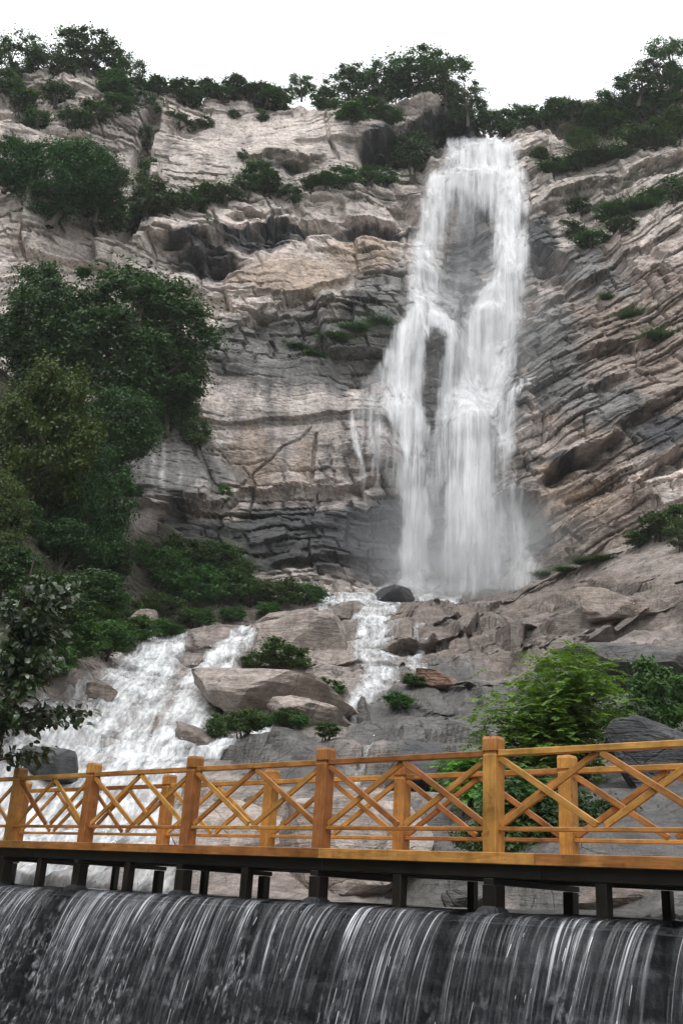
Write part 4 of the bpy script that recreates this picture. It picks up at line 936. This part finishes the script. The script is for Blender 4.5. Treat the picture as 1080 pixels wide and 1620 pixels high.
row('shrub', 'shrub', SH, 'skyline shrubs of the right cliff top', 'shrub on the right skyline between the falls and the climbing ridge',
    [(878, 192, 66, 40), (906, 190, 50, 46), (936, 192, 60, 34), (955, 195, 60, 36), (862, 200, 44, 30)], dist=77.5)
row('shrub', 'shrub', SH, 'shrubs draping the right cliff top', 'dark shrub draping the right cliff top below the skyline trees',
    [(1045, 195, 110, 62), (1000, 205, 100, 46), (1075, 215, 80, 60), (955, 215, 90, 36), (1085, 165, 70, 70), (915, 225, 60, 26)])
row('shrub', 'shrub', SH, 'shrubs under the grove', 'low shrub on the pale rock just under the dense grove',
    [(560, 188, 70, 26), (612, 190, 60, 26), (585, 178, 70, 24)])
plant('shrub', 'shrub', 'dark0', 655, 282, 78, 105, 'big dark bush hanging under the overhanging block beside the falls')
plant('shrub', 'shrub', 'shrub1', 690, 225, 60, 50, 'dark bush in the shade of the overhanging block')
# upper left
plant('tree', 'tree', 'big0', 85, 350, 215, 165, 'large dark tree on the upper left ledge', dist=62, deep=0.7)
plant('tree', 'tree', 'big1', 150, 345, 110, 120, 'dark tree right of the large one on the upper left ledge', dist=63)
plant('tree', 'tree', 'big0', 10, 300, 120, 110, 'dark tree cut by the left edge on the upper left ledge', dist=61.5)
row('shrub', 'shrub', SH, 'shrubs between the upper left rocks', 'dark shrub among the pale rocks of the upper left cliff',
    [(30, 175, 80, 60), (90, 170, 60, 50), (150, 195, 70, 50), (120, 205, 70, 40), (185, 180, 60, 45), (60, 200, 60, 40), (205, 165, 50, 40), (175, 150, 70, 40), (15, 150, 60, 50)])
row('shrub', 'shrub', SH, 'shrubs in the gully', 'dark shrub in the vertical gully of the upper left cliff',
    [(240, 190, 44, 55), (226, 240, 42, 60), (228, 290, 48, 60), (250, 180, 36, 30)])
row('shrub', 'shrub', SH + ['dark0'], 'shrubs at the foot of the gully', 'dark shrub at the foot of the gully above the left trees',
    [(250, 335, 90, 62), (205, 360, 100, 56), (225, 345, 70, 70), (285, 330, 60, 36), (170, 365, 80, 50)])
row('shrub', 'shrub', SH, 'shrubs on the middle ledge of the pale cliff', 'shrub on the long ledge above the dark overhang',
    [(330, 322, 66, 32), (360, 318, 60, 36), (392, 312, 66, 44), (425, 306, 70, 44), (412, 285, 56, 44), (455, 312, 50, 26), (490, 300, 50, 24), (540, 296, 66, 36), (580, 292, 60, 36), (515, 300, 50, 24), (610, 290, 46, 30), (310, 330, 50, 30)])
row('shrub', 'shrub', SH, 'tufts on the upper slab', 'little tuft growing on the bright upper slab below the skyline',
    [(290, 205, 60, 24), (322, 200, 36, 22), (372, 184, 28, 16), (415, 188, 30, 22), (385, 250, 22, 20)])
plant('shrub', 'shrub', 'shrub2', 332, 366, 42, 20, 'small flat shrub on the lip of the dark overhang')
# right ledges
row('shrub', 'shrub', SH + ['grass0'], 'shrubs of the upper right ledge', 'shrub on the slanting ledge below the right skyline',
    [(858, 252, 44, 22), (880, 278, 60, 26), (912, 268, 70, 30), (950, 254, 80, 30), (990, 242, 80, 32), (1035, 232, 90, 40), (1075, 228, 60, 46)])
row('shrub', 'shrub', SH + ['grass0'], 'shrubs of the second right ledge', 'low shrub on the second slanting ledge at right',
    [(905, 372, 60, 26), (935, 390, 70, 28), (965, 345, 70, 28), (1005, 330, 66, 28), (1035, 318, 60, 26), (985, 365, 60, 22), (915, 335, 50, 24)])
plant('shrub', 'shrub', 'shrub0', 1066, 320, 46, 66, 'upright dark shrub at the right edge on the second ledge')
row('grass_tuft', 'grass', ['grass0'], 'tufts on the right wall', 'small tuft on the brown layered wall at right', [(1040, 535, 50, 22), (995, 498, 34, 20), (960, 470, 24, 14)])
# middle of the cliff
plant('shrub', 'shrub', 'bush0', 312, 715, 52, 70, 'green shrub hanging on the light wall left of the diagonal crack')
plant('shrub', 'shrub', 'dark0', 290, 680, 60, 80, 'dark shrub beside the big left trees on the light wall')
plant('shrub', 'shrub', 'bush1', 355, 800, 32, 40, 'small shrub at the lower end of the diagonal crack')
plant('shrub', 'shrub', 'shrub1', 214, 790, 36, 28, 'small shrub on the grey streaked wall')
row('grass_tuft', 'grass', ['grass0'], 'grassy patches of the grey wall', 'grassy tuft on the grey ledges left of the falls', [(560, 522, 46, 14), (600, 512, 40, 15), (530, 535, 40, 11), (470, 548, 30, 10), (500, 560, 28, 9)])
# foot of the cliff
row('shrub', 'shrub', BU, 'bushes at the foot of the cliff', 'green bush in the thicket at the cliff foot above the cascade',
    [(300, 955, 110, 70), (255, 930, 90, 70), (355, 955, 100, 64), (335, 905, 90, 60), (285, 890, 80, 50), (395, 955, 70, 46), (230, 900, 60, 50), (375, 920, 60, 44), (310, 988, 70, 34), (255, 975, 80, 44), (365, 982, 50, 26)])
row('shrub', 'shrub', BU, 'bushes near the falls', 'low bright bush right of the thicket at the cliff foot', [(440, 958, 80, 50), (480, 955, 70, 36), (425, 975, 50, 30)])
row('shrub', 'shrub', BU, 'bushes beside the head of the cascade', 'green bush on the bank above the left side of the cascade',
    [(110, 1045, 110, 70), (165, 1035, 100, 60), (205, 1018, 90, 50), (245, 1010, 70, 36), (75, 1075, 90, 70), (140, 1000, 100, 60), (190, 985, 80, 50), (30, 1100, 90, 80), (270, 1004, 50, 22)])
# on the slope
plant('shrub', 'shrub', 'bush0', 445, 1062, 110, 54, 'dark green shrub in the hollow under the pinkish slab')
plant('shrub', 'shrub', 'bush1', 405, 1062, 50, 34, 'small shrub beside the right arm of the cascade')
row('shrub', 'shrub', BU + ['grass0'], 'greenery under the long pale slab', 'low green growth in the hollow under the long pale slab', [(350, 1172, 60, 44), (385, 1165, 70, 46), (425, 1150, 60, 36), (455, 1146, 60, 30)])
row('shrub', 'shrub', BU, 'shrubs in the rocks of the slope', 'small shrub in the rocks below the narrow cascade', [(520, 1100, 56, 34), (512, 1170, 46, 30), (470, 1150, 40, 24), (630, 1122, 56, 30), (655, 1085, 50, 22)])
row('grass_tuft', 'grass', ['grass0'], 'grass at the right foot of the falls', 'patch of grass at the right foot of the falls', [(862, 908, 34, 10), (895, 902, 36, 10), (930, 893, 40, 12), (955, 882, 34, 12)])
row('shrub', 'shrub', BU, 'bushes on the right bank', 'green bush on the bank at the right edge below the cliff', [(1045, 850, 90, 50), (1080, 870, 60, 60), (1010, 862, 60, 26), (1075, 830, 60, 40)])
# right bank near the bridge
plant('shrub', 'shrub', 'bush0', 1050, 1170, 130, 130, 'dull green bush right of the bright sapling', dist=23)
plant('shrub', 'shrub', 'dark0', 1000, 1190, 110, 90, 'dark bush between the bright sapling and the dull green bush', dist=22)
plant('shrub', 'shrub', 'dark0', 1085, 1230, 100, 90, 'dark bush at the right edge above the railing', dist=19)
row('shrub', 'shrub', ['dark0', 'bush1'], 'undergrowth behind the right railing', 'dark undergrowth behind the railing below the bright sapling',
    [(880, 1390, 170, 170), (820, 1400, 130, 150), (960, 1395, 150, 150), (760, 1390, 90, 100), (1050, 1400, 130, 140), (910, 1430, 160, 90)], dist=16.6)
# left bank: big trees
plant('tree', 'tree', 'big1', 175, 660, 300, 290, 'huge dark tree spreading over the left side of the cliff', dist=52, deep=0.8)
plant('tree', 'tree', 'big0', 50, 640, 240, 270, 'dark tree behind the yellowish tree on the left bank', dist=52)
plant('tree', 'tree', 'big0', 262, 680, 150, 180, 'dark tree at the right end of the left grove against the light wall', dist=54)
plant('tree', 'tree', 'big0', 165, 765, 190, 190, 'shaded dark tree under the huge dark tree on the left bank', dist=49)
plant('tree', 'tree', 'olive0', 55, 820, 235, 300, 'yellowish green tree at the left edge in front of the dark trees', dist=42)
plant('tree', 'tree', 'big1', 120, 930, 190, 260, 'shaded dark tree below the yellowish green tree', dist=44)
plant('tree', 'tree', 'olive0', -20, 930, 120, 220, 'olive green tree cut by the left edge below the yellowish one', dist=38)
row('shrub', 'shrub', ['dark0'], 'dark undergrowth on the left bank', 'dark undergrowth bush below the trees on the left bank',
    [(60, 1010, 170, 130), (140, 985, 140, 110), (200, 690, 150, 90), (120, 720, 150, 110), (265, 690, 90, 70), (50, 760, 160, 120), (175, 800, 70, 100), (10, 960, 120, 120), (180, 930, 80, 90), (100, 900, 120, 100), (20, 860, 110, 90), (150, 870, 90, 90)])

# compound-leaved sapling behind the bridge, built leaf by leaf
def blade(P, ax, nr, L, w):
    b = np.cross(nr, ax); b /= np.linalg.norm(b) + 1e-9
    return [P, P + ax * L * 0.45 + b * w - nr * w * 0.25, P + ax * L, P + ax * L * 0.45 - b * w - nr * w * 0.25]
def sapling(name, label, px, py, dist, Wm, Hm, n, seed, mat):
    rg = np.random.default_rng(seed); base = at(px, py, dist); root = tag(empty(name, base), label, 'sapling')
    Vs, paths = [], []
    tips = []
    for i in range(9):
        a = rg.uniform(0, 6.28); r = Wm * 0.42 * rg.uniform(0.2, 1); h = Hm * rg.uniform(0.6, 0.98) * (1 - 0.35 * r / Wm)
        tip = np.array([math.cos(a) * r, math.sin(a) * r * 0.8, h]); mid = tip * np.array([0.35, 0.35, 0.55])
        P = np.array([[0, 0, -0.15], mid * 0.5, mid, (mid + tip) / 2 + rg.normal(0, .03, 3), tip]); paths.append((P, np.array([.03, .024, .018, .012, .005]))); tips.append(P)
    C = []
    for i in range(n):
        P = tips[rg.integers(0, 9)]; t = rg.uniform(1.2, 4); k_ = int(min(t, 3.999)); p = P[k_] + (P[min(k_ + 1, 4)] - P[k_]) * (t - k_)
        p = p + rg.normal(0, 1, 3) * np.array([Wm * .10, Wm * .09, Hm * .07])
        az = rg.uniform(0, 6.28); d = np.array([math.cos(az), math.sin(az), rg.uniform(0.0, 0.7)]); d /= np.linalg.norm(d); L = rg.uniform(0.28, 0.5); nl = 6
        q = p.copy()
        for j in range(nl):
            q = q + d * L / nl; d = d + np.array([0, 0, -0.13]); d /= np.linalg.norm(d)
            up = np.array([0, 0, 1.0]) - d * d[2]; up /= np.linalg.norm(up) + 1e-9; sd = np.cross(d, up)
            for e in (-1, 1):
                ax = sd * e * 0.85 + d * 0.5 + up * rg.uniform(-.25, .15); ax /= np.linalg.norm(ax); nr = up + rg.normal(0, .22, 3); nr /= np.linalg.norm(nr)
                Vs += blade(q, ax, nr, rg.uniform(.10, .15) * (1 - .06 * j), rg.uniform(.02, .03))
        Vs += blade(q, d, up, 0.13, 0.028)
    V = np.array(Vs); me = mesh_np('foliage', V, np.arange(len(V)).reshape(-1, 4), False)
    o = obj('foliage', me, mat, root); tv, tf = tubes(paths, 6); obj('stems', mesh_np('stems', tv, tf), BARK, root); return root
sapling('sapling', 'bright green leafy sapling behind the railing right of centre', 880, 1330, 19.5, 2.8, 4.0, 2700, 1, LEAF_BRIGHT)
sapling('sapling', 'low bright sprig left of the big bright sapling', 745, 1290, 19.0, 1.1, 1.25, 260, 2, LEAF_BRIGHT)
sapling('sapling', 'bright leafy sprig low behind the tallest railing post', 830, 1370, 17.0, 1.8, 1.7, 420, 3, LEAF_SHRUB)
# broad-leaved branches that reach in at the left edge
def broad_tree(label, px, py, dist, Wm, Hm, n, seed):
    rg = np.random.default_rng(seed); base = at(px, py, dist); root = tag(empty('tree', base), label, 'tree')
    paths = [(np.array([[0, 0, -1.0], [0.05, 0, Hm * .3], [0.0, 0.1, Hm * .65], [0.1, 0, Hm * .95]]), np.array([.09, .07, .05, .015]))]; Vs = []; Fs = []
    for i in range(34):
        h = Hm * rg.uniform(0.05, 0.98); az = rg.uniform(-1.5, 1.5); L = Wm * rg.uniform(0.3, 0.62) * (1.15 - 0.5 * h / Hm)
        d = np.array([math.cos(az), math.sin(az), 0.35]); s = np.array([0, 0, h * 0.85]); P = np.array([s, s + d * L * .4, s + d * L * .75 + np.array([0, 0, -.03]), s + d * L + np.array([0, 0, -.12 * L])])
        paths.append((P, np.array([.025, .018, .012, .005])))
        for j in range(n):
            t = rg.uniform(0.5, 3); k_ = int(min(t, 2.999)); p = P[k_] + (P[k_ + 1] - P[k_]) * (t - k_) + rg.normal(0, .09, 3)
            ax = rg.normal(0, 1, 3) + d * 0.7; ax[2] -= 0.7; ax /= np.linalg.norm(ax); nr = np.array([0, 0, 1.0]) + rg.normal(0, .6, 3) + np.array([0, -.3, 0]); nr -= ax * (nr @ ax); nr /= np.linalg.norm(nr)
            b = np.cross(nr, ax); Lf = rg.uniform(.10, .20); w = Lf * rg.uniform(.24, .34); dn = -nr * Lf
            k0 = len(Vs)
            Vs += [p, p + ax * Lf * .35 + b * w + nr * w * .25, p + ax * Lf * .75 + b * w * .7 + dn * .06, p + ax * Lf + dn * .18, p + ax * Lf * .75 - b * w * .7 + dn * .06, p + ax * Lf * .35 - b * w + nr * w * .25, p + ax * Lf * .4, p + ax * Lf * .75 + dn * .08]
            for q in ((0, 1, 6, 6), (1, 2, 7, 6), (2, 3, 7, 7), (0, 6, 5, 5), (6, 7, 4, 5), (7, 3, 4, 4)): Fs.append([k0 + v for v in q])
    tri = [f[:3] if f[2] == f[3] else f for f in Fs]
    F3 = np.array([t for f in Fs for t in ([f[:3]] if f[2] == f[3] else [f[:3], [f[0], f[2], f[3]]])])
    obj('crown', mesh_np('crown', np.array(Vs), F3, True), LEAF_BROAD, root); tv, tf = tubes(paths, 6); obj('trunk', mesh_np('trunk', tv, tf), BARK, root)
broad_tree('glossy broad leaved tree reaching in at the lower left edge', -20, 1260, 17.5, 2.4, 4.4, 90, 7)

# ------------------------------------------------------------------ spray mist round the falls
def mist_material(dens):
    m = N('mist'); tc = m.n('ShaderNodeTexCoord'); ln = m.n('ShaderNodeVectorMath', _operation='LENGTH'); m.set(ln.inputs[0], tc.outputs['Object'])
    f = m.math('SUBTRACT', 1.0, ln.outputs['Value'], clamp=True); f = m.math('POWER', f, 1.4)
    n = m.noise(tc.outputs['Object'], 2.2, 3, 0.6)
    d = m.math('MULTIPLY', m.math('MULTIPLY', f, m.ramp(n, (0.3, 0.35), (0.7, 1.3))), dens)
    v = m.n('ShaderNodeVolumePrincipled', Color=(0.97, 0.98, 1.0)); m.set(v.inputs['Density'], d)
    return m.done(None, v.outputs[0])
def mist(name, label, P, rad, dens):
    V, F = ico(3); me = mesh_np(name, V * 1.0, F); me.materials.append(mist_material(dens)); o = obj(name, me); o.location = Vector([float(v) for v in P]); o.scale = rad; tag(o, label, kind='stuff')
mist('mist', 'pale spray drifting at the foot of the tall falls', pick(745, 925) + np.array([0, -2.0, 1.0]), (11.0, 4.5, 7.0), 0.38)
mist('mist', 'thin spray hanging round the column of the tall falls', pick(735, 560) + np.array([1.0, -1.5, 0]), (9.0, 5.0, 20.0), 0.075)
SC.cycles.volume_step_rate = 2.0; SC.cycles.volume_max_steps = 96

# ------------------------------------------------------------------ moist air in the gorge
def haze():
    m = N('haze'); v = m.n('ShaderNodeVolumePrincipled', Color=(0.95, 0.97, 1.0), Density=0.0003)
    v.inputs['Anisotropy'].default_value = 0.0
    bm = bmesh.new(); bmesh.ops.create_cube(bm, size=1.0); me = bpy.data.meshes.new('haze'); bm.to_mesh(me); bm.free()
    me.materials.append(m.done(None, v.outputs[0])); o = obj('haze', me); o.location = (0, 0, 41); o.scale = (1000, 1000, 102); tag(o, 'thin moist haze filling the gorge', kind='stuff')
haze()
